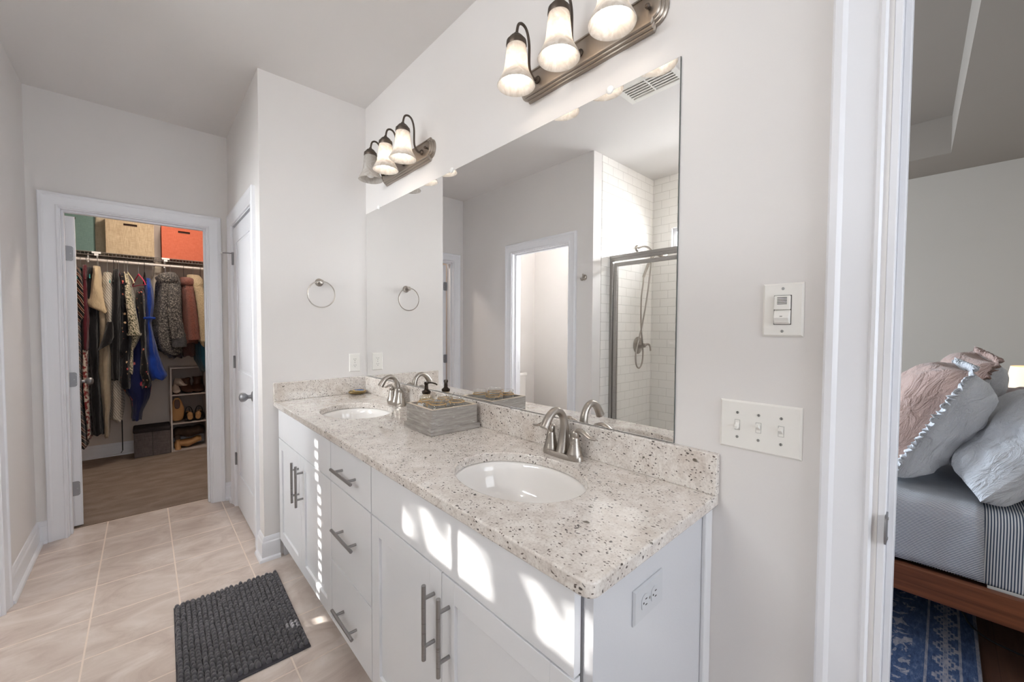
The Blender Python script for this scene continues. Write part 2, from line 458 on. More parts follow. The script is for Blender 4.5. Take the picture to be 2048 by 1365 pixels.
# windows
def window(name, axis, p, u0, u1, z0, z1, muntins=0):
    f = B(); w = 0.03
    def bx(ua, ub, za, zb, d=0.03):
        if axis == 0: f.box(p-d, p+d, ua, ub, za, zb)
        else: f.box(ua, ub, p-d, p+d, za, zb)
    bx(u0, u0+w, z0, z1); bx(u1-w, u1, z0, z1); bx(u0+w, u1-w, z0, z0+w); bx(u0+w, u1-w, z1-w, z1)
    for i in range(muntins):
        um = u0 + (u1-u0)*(i+1)/(muntins+1); bx(um-0.012, um+0.012, z0+w, z1-w, 0.02)
    o = struct(f.build(name, M['trim'], smooth=False, bevel=0.003))
    g = B()
    if axis == 0: g.box(p-0.003, p+0.003, u0+w, u1-w, z0+w, z1-w)
    else: g.box(u0+w, u1-w, p-0.003, p+0.003, z0+w, z1-w)
    g.build('pane', M['pane'], o, smooth=False)
    return o
window('window_1', 0, SB-0.07, -1.95, -0.85, 2.05, 2.25)['label'] = 'small high window in the shower'
wt = window('window_2', 0, SB-0.07, -0.36, -0.02, 1.25, 2.25)
window('added_window_3', 1, YB-0.06, -1.2, -0.05, 0.95, 2.25, 1)  # unseen window added to let fill light in from behind
window('window_4', 1, 1.68, 1.0, 2.8, 0.75, 2.25, 1)
# blind in the toilet room window
bl = thing('window_blind', 'white slatted blind in the narrow toilet room window', 'blind', (SB-0.03, -0.195, 2.24))
B().box(SB-0.05, SB-0.015, -0.355, -0.025, 2.2, 2.245).build('headrail', M['plate'], bl)
s = B()
for i in range(19):
    z = 1.28 + i*0.05
    s.add([(SB-0.05, -0.352, z), (SB-0.05, -0.028, z), (SB-0.015, -0.028, z), (SB-0.015, -0.352, z), (SB-0.05, -0.352, z+0.002), (SB-0.05, -0.028, z+0.002), (SB-0.015, -0.028, z+0.002), (SB-0.015, -0.352, z+0.002)],
          [(0,1,2,3),(4,5,6,7),(0,1,5,4),(1,2,6,5),(2,3,7,6),(3,0,4,7)])
s.build('slats', M['plate'], bl, smooth=False)

# baseboards
BP = [(0,0),(0.030,0),(0.030,0.006),(0.027,0.014),(0.020,0.019),(0.015,0.020),(0.015,0.098),(0.013,0.103),(0.010,0.107),(0.010,0.118),(0.006,0.126),(0.004,0.131),(0,0.133)]
def baseboard(name, p, q, nrm, m0=0, m1=0):
    """p, q floor points along the wall, nrm outward; m0/m1 mitre: +1 outside corner, -1 inside corner"""
    p = Vector((*p, 0)); q = Vector((*q, 0)); n_ = Vector((*nrm, 0)); d = (q-p).normalized()
    r0 = [tuple(p + n_*a - d*a*m0 + Vector((0,0,h))) for a, h in BP]
    r1 = [tuple(q + n_*a + d*a*m1 + Vector((0,0,h))) for a, h in BP]
    return struct(B().loft([r0, r1]).build(name, M['trim'], angle=30))
baseboard('baseboard_left', (WL, DC), (WL, 0.376), (1, 0), -1, 0)
baseboard('baseboard_left_partition', (WL, -0.498), (WL, -0.659), (1, 0), 0, 0)
baseboard('baseboard_closet_wall_left', (WL, DC), (-1.533, DC), (0, -1), -1, 0)
baseboard('baseboard_closet_wall_right', (-0.644, DC), (WS, DC), (0, -1), 0, -1)
baseboard('baseboard_side_far', (WS, DC), (WS, 1.006), (-1, 0), -1, 0)
baseboard('baseboard_side_near', (WS, 0.112), (WS, 0.0), (-1, 0), 0, 1)
baseboard('baseboard_stub', (WS, 0.0), (-0.522, 0.0), (0, -1), 1, 0)
baseboard('baseboard_right', (0.0, -2.185), (0.0, -2.401), (-1, 0))
baseboard('baseboard_closet_back', (-2.2, 3.12), (0.6, 3.12), (0, -1), -1, -1)
baseboard('baseboard_bedroom', (4.22, -3.48), (4.22, 1.62), (-1, 0), -1, -1)
baseboard('baseboard_rear_left', (WL, -4.1), (WL, -2.13), (1, 0), -1, 0)
baseboard('baseboard_toilet', (SB, 0.90), (WL-0.11, 0.90), (0, -1))

# door casings
CP = [(0.006,0),(0.006,0.009),(0.010,0.013),(0.016,0.013),(0.020,0.010),(0.026,0.010),(0.050,0.013),(0.066,0.016),(0.070,0.019),(0.074,0.0215),(0.086,0.0215),(0.090,0.018),(0.090,0)]
def casing(name, axis, face, sgn, u0, u1, ztop=HO, z0=0.0):
    """casing round an opening u0..u1 on the wall plane `face`, facing sgn along axis"""
    rings = []
    for k in range(4):
        ring = []
        for w, t in CP:
            u, z = [(u0-w, z0), (u0-w, ztop+w), (u1+w, ztop+w), (u1+w, z0)][k]
            ring.append((face + sgn*t, u, z) if axis == 0 else (u, face + sgn*t, z))
        rings.append(ring)
    return struct(B().loft(rings).build(name, M['trim'], angle=25))
def jambs(name, axis, f0, f1, u0, u1, stop0, stop1, ztop=HO+0.012, t=0.012):
    b = B()
    def bx(a0, a1, ua, ub, za, zb):
        if axis == 0: b.box(a0, a1, ua, ub, za, zb)
        else: b.box(ua, ub, a0, a1, za, zb)
    bx(f0, f1, u0, u0+t, 0, ztop); bx(f0, f1, u1-t, u1, 0, ztop); bx(f0, f1, u0+t, u1-t, ztop-t, ztop)
    s_ = t + 0.011
    bx(stop0, stop1, u0+t, u0+s_, 0, ztop-t); bx(stop0, stop1, u1-s_, u1-t, 0, ztop-t); bx(stop0, stop1, u0+s_, u1-s_, ztop-s_, ztop-t)
    return struct(b.build(name, M['trim'], smooth=False, bevel=0.0015))
casing('trim_1', 1, DC, -1, -1.443, -0.734)['label'] = 'white casing around the closet doorway'
jambs('trim_2', 1, DC, DC+0.1165, -1.455, -0.722, DC+0.03, DC+0.07)
casing('trim_3', 0, WS, -1, 0.202, 0.916)['label'] = 'white casing around the linen door'
jambs('trim_4', 0, WS, WS+0.11, 0.190, 0.928, WS+0.045, WS+0.08)
casing('trim_5', 0, WL, 1, -0.408, 0.286)['label'] = 'white casing around the toilet room doorway'
jambs('trim_6', 0, WL-0.11, WL, -0.420, 0.298, WL-0.075, WL-0.04)
casing('trim_7', 0, 0.0, -1, -3.28, -2.496)['label'] = 'white casing beside the switches'
jambs('trim_8', 0, 0.0, 0.12, -3.292, -2.498, 0.035, 0.075)
casing('trim_9', 0, 0.12, 1, -3.28, -2.510)
casing('trim_10', 1, DC+0.1165, 1, -1.443, -0.734)

# strike plate on the bedroom door jamb
sp = thing('strike_plate', 'curved steel strike plate on the bedroom door jamb', 'strike plate', (0.0, -2.509, 0.925))
pts = []
for k in range(13):
    a = -PI/2 + PI*k/12; pts.append((-0.004 - 0.016*math.cos(a), 0.925 + 0.029*math.sin(a)))
pts += [(0.022, 0.954), (0.022, 0.896)]
B().prism([(x, z) for x, z in pts], 1, -2.5125, -2.5095).build('plate', M['hinge'], sp)
for z in (0.945, 0.905): B().lathe([(0.003,0),(0.003,0.0016)], 10, (0.008, -2.5141, z), 1).build('screw', M['screw'], sp)

# panel doors
def door_leaf(width, height, thick, panels):
    """local frame: hinge edge at x=0, leaf along +x, thickness along y 0..thick"""
    b = B(); rec = 0.006
    b.box(0, width, rec, thick-rec, 0, height)
    ys = [(0, rec), (thick-rec, thick)]
    cuts = sorted(panels, key=lambda p: p[2])
    for y0, y1 in ys:
        x0, x1 = cuts[0][0], cuts[0][1]
        b.box(0, x0, y0, y1, 0, height); b.box(x1, width, y0, y1, 0, height)
        z = 0
        for p in cuts:
            b.box(x0, x1, y0, y1, z, p[2]); z = p[3]
        b.box(x0, x1, y0, y1, z, height)
    for p in cuts:
        x0, x1, z0, z1 = p
        for sgn, yb in ((-1, rec), (1, thick-rec)):
            yo = yb + sgn*rec*0.85; i0, i1 = 0.018, 0.042
            b.add([(x0+i0,yb,z0+i0),(x1-i0,yb,z0+i0),(x1-i0,yb,z1-i0),(x0+i0,yb,z1-i0),(x0+i1,yo,z0+i1),(x1-i1,yo,z0+i1),(x1-i1,yo,z1-i1),(x0+i1,yo,z1-i1)],
                  [(0,1,5,4),(1,2,6,5),(2,3,7,6),(3,0,4,7),(4,5,6,7)])
    return b
def knob_bm(b, x, y, z, s, ax=1):
    prof = [(0.0,0.0),(0.032,0.0),(0.033,0.004),(0.026,0.009),(0.013,0.012),(0.0115,0.020),(0.012,0.028),(0.017,0.034),(0.0245,0.042),(0.028,0.052),(0.0275,0.061),(0.022,0.069),(0.012,0.0735),(0.0,0.0745)]
    b.lathe([(r, h*s) for r, h in prof], 24, (x, y, z), ax)
    return b
PW = 0.704
pan = [(0.112, PW-0.112, 0.25, 0.80), (0.112, PW-0.112, 1.0, 1.90)]
def make_door(name, loc, rz, label, knobz=0.885, th=0.035):
    t = thing(name, label, None, loc, local=True, rot=(0,0,rz), kind='structure')
    door_leaf(PW, 2.012, th, pan).build('leaf', M['door'], t, bevel=0.0012, seg=1)
    for s_, y in ((-1, 0.0), (1, th)):
        knob_bm(B(), PW-0.062, y, knobz, s_).build('knob', M['hinge'], t)
    return t
# linen door in the side wall: leaf face just inside the wall face, hinged at the far end
d1 = make_door('door_1', (WS+0.004, 0.912, 0.012), -PI/2, 'closed white two-panel linen door with a steel knob')
# closet door, swung open into the closet, hinged at the opening's left edge
d2 = make_door('door_2', (-1.394, 1.240, 0.012), math.radians(94.6), 'open white closet door seen edge-on with its steel hinges', th=0.044)
for z in (1.80, 1.055, 0.345):
    # linen door: knuckle barrel and leaves on the casing side
    hg = B(); hg.tube([(-0.002, -0.0055, z-0.045), (-0.002, -0.0055, z+0.045)], 0.0065, 12)
    hg.box(0.001, 0.016, -0.0012, -0.0001, z-0.044, z+0.044)
    hg.build('hinge', M['hinge'], d1)
for i, z in enumerate((1.775, 0.962, 0.248)):
    hg = B()
    # rounded leaf on the hinge edge of the door
    poly = []
    for cx, cz, a0 in ((0.020, 0.034, 0), (0.020, -0.034, -PI/2)):
        for k in range(7):
            a = (PI/2 - k*PI/12) if a0 == 0 else (0 - k*PI/12)
            poly.append((cx + 0.013*math.cos(a), z + cz + 0.013*math.sin(a)))
    poly += [(-0.012, z-0.047), (-0.012, z+0.047)]
    # leaf plane is x = 0 (edge), spans y
    hg.prism([(0.043-y, zz) for y, zz in poly][::-1], 0, -0.003, -0.0002)
    hg.tube([(-0.004, 0.052, z-0.046), (-0.004, 0.052, z+0.046)], 0.006, 12)
    hg.build('hinge', M['hinge'], d2)
    for dy, dz in ((0.012, 0.028), (0.022, 0.0), (0.012, -0.028)):
        B().lathe([(0.0035, -0.0042), (0.0035, -0.003)], 8, (0, dy, z+dz), 0).build('hinge_screw', M['screw'], d2)
# hinge-pin door stop on the linen door's top hinge
ds = thing('door_stop', 'small steel hinge-pin door stop on the top hinge of the linen door', 'door stop', (WS-0.01, 0.92, 1.845))
B().tube([(WS-0.004, 0.915, 1.85), (WS-0.03, 0.935, 1.852), (WS-0.055, 0.96, 1.853)], 0.004, 8).build('arm', M['hinge'], ds)
B().lathe([(0.008,0),(0.008,0.01)], 12, (WS-0.060, 0.962, 1.848), 2).build('bumper', M['plate'], ds)
# strike on toilet room jamb, seen in the mirror
sk = tag(B().box(WL-0.085, WL-0.045, 0.2835, 0.2858, 0.91, 0.99).build('strike_plate', M['hinge'], bevel=0.001, origin=(WL-0.065, 0.285, 0.95)), 'steel strike plate on the toilet room door jamb', 'strike plate')
# ------------------------------------------------------------------ vanity
FX = -0.525   # cabinet face
def cab_box(b, y0, y1):
    b.box(FX+0.021, -0.003, y0, y1, 0.10, 0.868)
def shaker(name, y0, y1, z0, z1, parent, frame=0.057):
    b = B()
    b.box(FX, FX+0.019, y0, y0+frame, z0, z1); b.box(FX, FX+0.019, y1-frame, y1, z0, z1)
    b.box(FX, FX+0.019, y0+frame, y1-frame, z0, z0+frame); b.box(FX, FX+0.019, y0+frame, y1-frame, z1-frame, z1)
    b.box(FX+0.009, FX+0.018, y0+frame-0.002, y1-frame+0.002, z0+frame-0.002, z1-frame+0.002)
    return b.build(name, M['cab'], parent, smooth=False, bevel=0.0012, seg=2)
def slab(name, y0, y1, z0, z1, parent):
    return B().box(FX, FX+0.019, y0, y1, z0, z1).build(name, M['cab'], parent, smooth=False, bevel=0.0012, seg=2)
def bar_handle(parent, horiz, c, z0, L=0.20):
    b = B(); x = FX-0.032; r = 0.006
    if horiz:
        b.tube([(x, c-L/2, z0), (x, c+L/2, z0)], r, 14)
        for d in (-0.064, 0.064): b.tube([(x, c+d, z0), (FX+0.001, c+d, z0)], 0.005, 12)
    else:
        b.tube([(x, c, z0-L/2), (x, c, z0+L/2)], r, 14)
        for d in (-0.064, 0.064): b.tube([(x, c, z0+d), (FX+0.001, c, z0+d)], 0.005, 12)
    return b.build('handle', M['handle'], parent, bevel=0.0008, seg=1, angle=50)
ZT = 0.864; G = 0.0025
def sink_cab(name, y0, y1, label, side=False):
    t = thing(name, label, 'cabinet', (-0.27, (y0+y1)/2, 0.0), 'vanity cabinets under the granite top')
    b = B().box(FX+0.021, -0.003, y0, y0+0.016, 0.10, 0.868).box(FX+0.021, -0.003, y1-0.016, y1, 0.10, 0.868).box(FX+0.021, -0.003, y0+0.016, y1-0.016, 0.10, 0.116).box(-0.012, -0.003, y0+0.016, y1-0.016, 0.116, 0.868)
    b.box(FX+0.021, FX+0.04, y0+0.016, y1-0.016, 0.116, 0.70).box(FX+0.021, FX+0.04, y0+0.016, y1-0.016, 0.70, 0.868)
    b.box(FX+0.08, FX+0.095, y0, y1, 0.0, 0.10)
    b.build('body', M['gap_shade'], t, smooth=False)
    slab('false_front', y0+G, y1-G, 0.6945, ZT, t)
    ym = (y0+y1)/2
    for a, c in ((y0+G, ym-G/2), (ym+G/2, y1-G)):
        d = shaker('door', a, c, 0.105, 0.6895, t)
        hy = c-0.034 if c < ym+0.01 else a+0.034
        bar_handle(d, False, hy, 0.553)
    return t
c1 = sink_cab('vanity_cabinet', -0.885, -0.022, 'grey two-door vanity cabinet under the far sink')
c3 = sink_cab('vanity_cabinet', -2.150, -1.282, 'grey two-door vanity cabinet under the near sink, beside the switches')
B().box(FX+0.022, -0.003, -2.1725, -2.1505, 0.0, 0.868).build('end_panel', M['cab_side'], c3, smooth=False, bevel=0.001)
B().box(-0.040, -0.0005, -2.184, -2.1726, 0.0, 0.868).build('scribe_strip', M['cab'], c3, smooth=False, bevel=0.003)
B().box(FX+0.021, -0.003, -0.0215, -0.0015, 0.0, 0.868).build('filler_strip', M['cab_side'], c1, smooth=False)
t = thing('vanity_cabinet', 'grey vanity cabinet with three stacked drawers between the sink cabinets', 'cabinet', (-0.27, -1.08, 0.0), 'vanity cabinets under the granite top')
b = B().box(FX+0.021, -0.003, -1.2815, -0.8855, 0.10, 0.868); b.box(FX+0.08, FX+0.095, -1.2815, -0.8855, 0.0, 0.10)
b.build('body', M['gap_shade'], t, smooth=False)
for z0, z1, hz in ((0.6945, ZT, 0.770), (0.3665, 0.6895, 0.531), (0.105, 0.3615, 0.212)):
    d = slab('drawer', -1.2815+G, -0.8855-G, z0, z1, t)
    bar_handle(d, True, -1.083, hz, 0.205)

# granite top with two oval sink cut-outs
ct = thing('granite_countertop', 'speckled cream granite countertop with backsplash running the length of the vanity', 'countertop', (-0.27, -1.1, 0.87))
pl = [(-0.0005, -0.001), (-0.0005, -2.1985)]
for k in range(7):
    a = -PI/2 - k*PI/12; pl.append((-0.545+0.022+0.022*math.cos(a), -2.1985+0.022+0.022*math.sin(a)))
pl.append((-0.545, -0.001))
top = B().prism(pl, 2, 0.8685, 0.899).build('top', M['granite'], ct, smooth=False)
SINKS = ((-0.285, -1.748), (-0.285, -0.552)); SA, SBX = 0.215, 0.165
cut = B()
for xc, yc in SINKS:
    ring = lambda z: [(xc+SBX*math.cos(2*PI*j/72), yc+SA*math.sin(2*PI*j/72), z) for j in range(72)]
    cut.loft([ring(0.8), ring(1.0)])
co = cut.build('cutter', None, ct, smooth=False)
md = top.modifiers.new('cut', 'BOOLEAN'); md.operation = 'DIFFERENCE'; md.object = co; md.solver = 'EXACT'
bpy.context.view_layer.update()
dg = bpy.context.evaluated_depsgraph_get()
me = bpy.data.meshes.new_from_object(top.evaluated_get(dg))
top.modifiers.clear(); top.data = me
bpy.data.objects.remove(co, do_unlink=True)
me.shade_smooth(); me.set_sharp_from_angle(angle=math.radians(40))
md = top.modifiers.new('bevel', 'BEVEL'); md.width = 0.0045; md.segments = 3; md.limit_method = 'ANGLE'; md.angle_limit = math.radians(50)
B().box(-0.022, -0.0005, -2.1985, -0.0235, 0.8991, 1.004).build('backsplash', M['granite'], ct, smooth=False, bevel=0.002)
B().box(-0.545, -0.0005, -0.0230, -0.0006, 0.8991, 1.004).build('side_splash', M['granite'], ct, smooth=False, bevel=0.002)

# sinks
def sink(xc, yc, label):
    t = thing('sink', label, 'sink', (xc, yc, 0.73), 'undermount oval sinks')
    prof = [(1.14, 0.8675), (1.02, 0.8675), (0.99, 0.862), (0.965, 0.84), (0.93, 0.81), (0.86, 0.775), (0.74, 0.75), (0.55, 0.735), (0.3, 0.7285), (0.12, 0.727)]
    out = [(0.12, 0.717), (0.6, 0.722), (0.88, 0.745), (1.02, 0.80), (1.06, 0.855), (1.14, 0.86)]
    rings = []
    for s_, z in prof + out:
        rings.append([(xc+SBX*s_*math.cos(2*PI*j/64), yc+SA*s_*math.sin(2*PI*j/64), z) for j in range(64)])
    rings.append(rings[0])
    B().loft(rings, caps=False).build('basin', M['ceramic'], t, angle=60)
    B().lathe([(0.0, 0.008), (0.018, 0.008), (0.024, 0.006), (0.026, 0.002), (0.026, 0.0)], 24, (xc, yc, 0.7275)).build('drain', M['nickel'], t)
    return t
sink(-0.285, -1.748, 'white oval sink set under the granite beside the switches')
sink(-0.285, -0.552, 'white oval sink set under the granite near the short wall')

# faucets
def bez(p, n=10):
    out = []
    for i in range(len(p)-1):
        a, b_ = Vector(p[i]), Vector(p[i+1])
        pa = Vector(p[i-1]) if i else a; pb = Vector(p[i+2]) if i+2 < len(p) else b_
        for k in range(n):
            t_ = k/n; t2 = t_*t_; t3 = t2*t_
            out.append(tuple(0.5*((2*a)+(-pa+b_)*t_+(2*pa-5*a+4*b_-pb)*t2+(-pa+3*a-3*b_+pb)*t3)))
    out.append(tuple(p[-1])); return out
def faucet(yc, label):
    x0 = -0.066; z0 = 0.899
    t = thing('faucet', label, 'faucet', (x0, yc, z0), 'two-handle sink faucets')
    # base plate
    pl = []
    for k in range(48):
        a = 2*PI*k/48; c_, s_ = math.cos(a), math.sin(a)
        pl.append((x0 + 0.027*abs(c_)**0.8*(1 if c_ > 0 else -1), yc + 0.081*abs(s_)**0.75*(1 if s_ > 0 else -1)))
    pm = [((x-x0)*0.86+x0, (y-yc)*0.95+yc) for x, y in pl]
    B().loft([[(x, y, z0) for x, y in pl], [(x, y, z0+0.009) for x, y in pl], [(x, y, z0+0.0165) for x, y in pm]]).build('base_plate', M['nickel'], t)
    # spout
    path = bez([(x0-0.004, yc, z0+0.010), (x0+0.004, yc, z0+0.05), (x0+0.008, yc, z0+0.10), (x0-0.004, yc, z0+0.138), (x0-0.034, yc, z0+0.156), (x0-0.066, yc, z0+0.142), (x0-0.090, yc, z0+0.108)], 8)
    n_ = len(path); rr = []
    for i in range(n_):
        u = i/(n_-1)
        rr.append(0.0205 - 0.008*min(1, u*2.2) + (0.0035*max(0, (u-0.75)/0.25)))
    B().tube(path, rr, 20, True, 1.0).build('spout', M['nickel'], t, angle=60)
    for s_ in (1, -1):
        yh = yc + s_*0.051
        prof = [(0.0, 0.008), (0.0255, 0.008), (0.0262, 0.016), (0.0235, 0.024), (0.019, 0.04), (0.0155, 0.062), (0.0138, 0.0715), (0.0135, 0.0725), (0.0128, 0.0735), (0.0135, 0.0745), (0.0137, 0.086), (0.0125, 0.094), (0.007, 0.0985), (0.0, 0.099)]
        h = B().lathe(prof, 28, (x0, yh, z0)).build('handle_post', M['nickel'], t, angle=50)
        lp = bez([(x0, yh, z0+0.086), (x0, yh+s_*0.012, z0+0.0965), (x0-0.001, yh+s_*0.036, z0+0.0945), (x0-0.002, yh+s_*0.062, z0+0.083), (x0-0.003, yh+s_*0.083, z0+0.082)], 6)
        m_ = len(lp)
        b = B(); rings = []
        for i, p in enumerate(lp):
            u = i/(m_-1); w = 0.0125 - 0.003*math.sin(u*PI) if u < 0.4 else 0.0105*(1-((u-0.4)/0.6)**3*0.75); hh = 0.010 - 0.0068*u
            rings.append([(p[0]+w*math.cos(2*PI*j/14), p[1], p[2]+hh*math.sin(2*PI*j/14)) for j in range(14)])
        b.loft(rings); b.build('lever', M['nickel'], t, angle=60)
    # pop-up rod knob behind the spout
    B().tube([(x0+0.026, yc-0.004, z0+0.012), (x0+0.026, yc-0.004, z0+0.058)], 0.0028, 8).lathe([(0.0,0.056),(0.006,0.058),(0.0065,0.064),(0.004,0.07),(0.0,0.071)], 12, (x0+0.026, yc-0.004, z0)).build('lift_rod', M['nickel'], t)
    return t
faucet(-1.732, 'brushed nickel two-handle faucet behind the sink beside the switches')
faucet(-0.545, 'brushed nickel two-handle faucet behind the sink near the short wall')

# mirror
mr = thing('wall_mirror', 'wide frameless mirror above the granite backsplash', 'mirror', (-0.003, -1.046, 1.005))
B().box(-0.0055, -0.0045, -2.0785, -0.0155, 1.0065, 2.0545).build('silver_face', M['mirror'], mr, smooth=False)
B().box(-0.0045, -0.0005, -2.0795, -0.0145, 1.0055, 2.0555).build('backing_edge', M['mirror_edge'], mr, smooth=False)
for y in (-0.202, -0.993, -1.858):
    B().lathe([(0.0, -0.011), (0.008, -0.0105), (0.0115, -0.008), (0.0125, -0.0035), (0.0125, 0.0)], 20, (-0.0005, y, 2.0600), 0).build('clip', M['white_cap'], mr)

# soap dispenser
sd = thing('soap_dispenser', 'soap bottle with a dark bronze pump behind the wooden box', 'soap dispenser', (-0.062, -0.858, 0.899))
M['amber'] = glass('soap_bottle_glass', (0.88, 0.83, 0.72, 1), 1.45, 0.03)
B().lathe([(0.0,0.0),(0.032,0.0),(0.034,0.004),(0.034,0.072),(0.030,0.084),(0.018,0.092),(0.018,0.1),(0.0,0.1)], 28, (-0.062,-0.858,0.8995)).build('bottle', M['amber'], sd)
M['bronze'] = mat('pump_bronze', srgb(70, 60, 52), 0.22, 0.95)
B().lathe([(0.0,0.098),(0.020,0.098),(0.0215,0.104),(0.0215,0.110),(0.016,0.114),(0.0095,0.120),(0.0085,0.142),(0.0105,0.144),(0.0115,0.15),(0.0105,0.156),(0.0,0.158)], 24, (-0.062,-0.858,0.8995)).build('pump', M['bronze'], sd)
B().tube(bez([(-0.062,-0.858,1.0505),(-0.045,-0.880,1.0515),(-0.035,-0.898,1.048),(-0.030,-0.905,1.042)], 5), [0.0035]*16, 8).build('nozzle', M['bronze'], sd)

# weathered wooden box with glass jars
def weathered():
    m = mat('weathered_wood', srgb(150,148,142), 0.7); n = N(m)
    f = n.noise(n.coord((3, 3, 30)), 3, 6, 0.7, 0.1); g = n.noise(n.coord((3, 3, 12)), 6, 6, 0.7)
    c = n.ramp(f, [(0.3, srgb(128, 123, 118)), (0.5, srgb(158, 152, 146)), (0.7, srgb(180, 175, 168))])
    c = n.mix(n.ramp(g, [(0.58, W0), (0.72, W1)]), c, srgb(205, 204, 202)); n.base(c); n.bump(f, 0.2, 0.004); return m
M['weather'] = weathered(); M['pale_edge'] = wood('worn_pine_edge', (196, 180, 158), (222, 208, 188), 'Y')
bx = thing('wooden_box', 'weathered grey wooden box holding glass jars on the granite', 'box', (-0.150, -1.132, 0.8995), local=True, rot=(0,0,math.radians(-2)))
hw, hd = 0.108, 0.108
b = B()
b.box(-hw, hw, -hd, -hd+0.012, 0.02, 0.100); b.box(-hw, hw, hd-0.012, hd, 0.02, 0.100)
b.box(-hw, -hw+0.012, -hd+0.012, hd-0.012, 0.02, 0.100); b.box(hw-0.012, hw, -hd+0.012, hd-0.012, 0.02, 0.100)
b.build('sides', M['weather'], bx, smooth=False, bevel=0.001)
b = B(); e = 0.0007
b.box(-hw, hw, -hd, -hd+0.012, 0.1, 0.1+e); b.box(-hw, hw, hd-0.012, hd, 0.1, 0.1+e); b.box(-hw, -hw+0.012, -hd+0.012, hd-0.012, 0.1, 0.1+e); b.box(hw-0.012, hw, -hd+0.012, hd-0.012, 0.1, 0.1+e)
b.build('worn_rim', M['pale_edge'], bx, smooth=False)
B().box(-hw-0.009, hw+0.009, -hd-0.009, hd+0.009, 0.0, 0.022).build('base', M['weather'], bx, smooth=False, bevel=0.0015)
M['twine'] = mat('jute_twine', srgb(206, 170, 120), 0.85)
M['tagpaper'] = mat('paper_tag', srgb(232, 230, 226), 0.7)
def jar():
    t = thing('glass_jar', 'jar', 'jar', (0,0,0), local=True)
    pr = [(0.0,0.0),(0.030,0.0),(0.036,0.004),(0.038,0.012),(0.038,0.068),(0.034,0.078),(0.0305,0.083),(0.0305,0.101),(0.0325,0.103),(0.0325,0.106),(0.029,0.108),(0.0285,0.106)]
    B().lathe(pr, 28, caps=False).build('glass', M['jar_glass'], t, angle=60)
    b = B()
    for k, (zz, r) in enumerate(((0.087, 0.0325), (0.0895, 0.0327))):
        b.tube([((r+0.0006*math.sin(j*1.7))*math.cos(2*PI*j/40), (r+0.0006*math.cos(j*2.1))*math.sin(2*PI*j/40), zz+0.0009*math.sin(j*2.3+k)) for j in range(41)], 0.0010, 6)
    b.tube(bez([(-0.033,0,0.088),(-0.044,-0.006,0.095),(-0.046,-0.014,0.085),(-0.037,-0.004,0.083)], 5), 0.0012, 6)
    b.tube(bez([(-0.033,0,0.088),(-0.043,0.010,0.086),(-0.044,0.018,0.070)], 5), 0.0012, 6)
    b.build('twine', M['twine'], t)
    return t
jr = jar()
Rz = Matrix.Rotation(math.radians(-2), 4, 'Z')
spots = [(-0.046, 0.046, 0.3, 'glass jar with twine and a white tag in the wooden box, nearest the far sink'), (-0.045, -0.045, -0.6, 'glass jar with twine at the front corner of the wooden box'), (0.045, 0.046, 0.9, 'glass jar with twine at the back of the wooden box by the pump bottle'), (0.046, -0.046, 0.1, 'glass jar with twine in the wooden box, against the backsplash and nearest the near sink')]
for i, (dx, dy, rz, lb) in enumerate(spots):
    p = Rz @ Vector((dx, dy, 0)); loc = (-0.150+p.x, -1.132+p.y, 0.8995+0.0222)
    if i == 0: jr.location = loc; jr.rotation_euler = (0,0,rz); j = jr; j['label'] = lb; j['group'] = 'twine-tied jars in the wooden box'
    else: j = clone(jr, loc, (0,0,rz), lb, 'twine-tied jars in the wooden box')
tg = B().box(-0.0395, -0.0385, -0.016, 0.014, 0.045, 0.082).build('tag', M['tagpaper'], jr, smooth=False)

# small dish with blue agate slice
M['dish'] = mat('gilt_glass_dish', srgb(150, 128, 84), 0.25, 0.35)
dz = thing('trinket_dish', 'shallow smoky dish with a gilt rim in the corner by the far sink', 'dish', (-0.090, -0.070, 0.8995), local=True, rot=(0,0,0.5))
rings = []
for s_, z in ((0.2, 0.001), (0.55, 0.002), (0.85, 0.010), (1.0, 0.019), (0.99, 0.021), (0.83, 0.0125), (0.55, 0.005), (0.2, 0.004)):
    rings.append([(0.060*s_*math.cos(2*PI*j/40)*(1+0.07*math.sin(3*2*PI*j/40)), 0.052*s_*math.sin(2*PI*j/40)*(1+0.06*math.cos(4*2*PI*j/40)), z+(0.004*math.sin(2*2*PI*j/40) if s_ > 0.8 else 0)) for j in range(40)])
B().loft(rings).build('bowl', M['dish'], dz)
def agate():
    m = mat('blue_agate', srgb(40, 98, 170), 0.15, coat=0.4); n = N(m)
    n.base(n.ramp(n.wave(n.coord(), 30, 6, 3, 'DIAGONAL'), [(0.1, srgb(20, 56, 120)), (0.5, srgb(44, 104, 184)), (0.8, srgb(60, 130, 205)), (1.0, srgb(150, 180, 214))])); return m
M['agate'] = agate(); M['gilt'] = mat('gilt', srgb(224, 190, 120), 0.3, 0.6)
ag = thing('agate_slice', 'blue agate slice with a gold edge lying in the corner dish', 'ornament', (-0.083, -0.074, 0.909), local=True, rot=(0.05,0.06,0.5))
rings = []
for s_, z in ((0.03, 0.004), (0.5, 0.0045), (0.95, 0.013), (0.95, 0.016), (0.5, 0.0085), (0.03, 0.008)):
    rings.append([(0.040*s_*math.cos(2*PI*j/36), 0.034*s_*math.sin(2*PI*j/36)*(1+0.1*math.sin(3*2*PI*j/36)), z) for j in range(36)])
B().loft(rings).build('slice', M['agate'], ag)
B().tube([(0.039*math.cos(2*PI*j/36), 0.033*math.sin(2*PI*j/36)*(1+0.1*math.sin(3*2*PI*j/36)), 0.0148) for j in range(37)], 0.0018, 6).build('gold_edge', M['gilt'], ag)

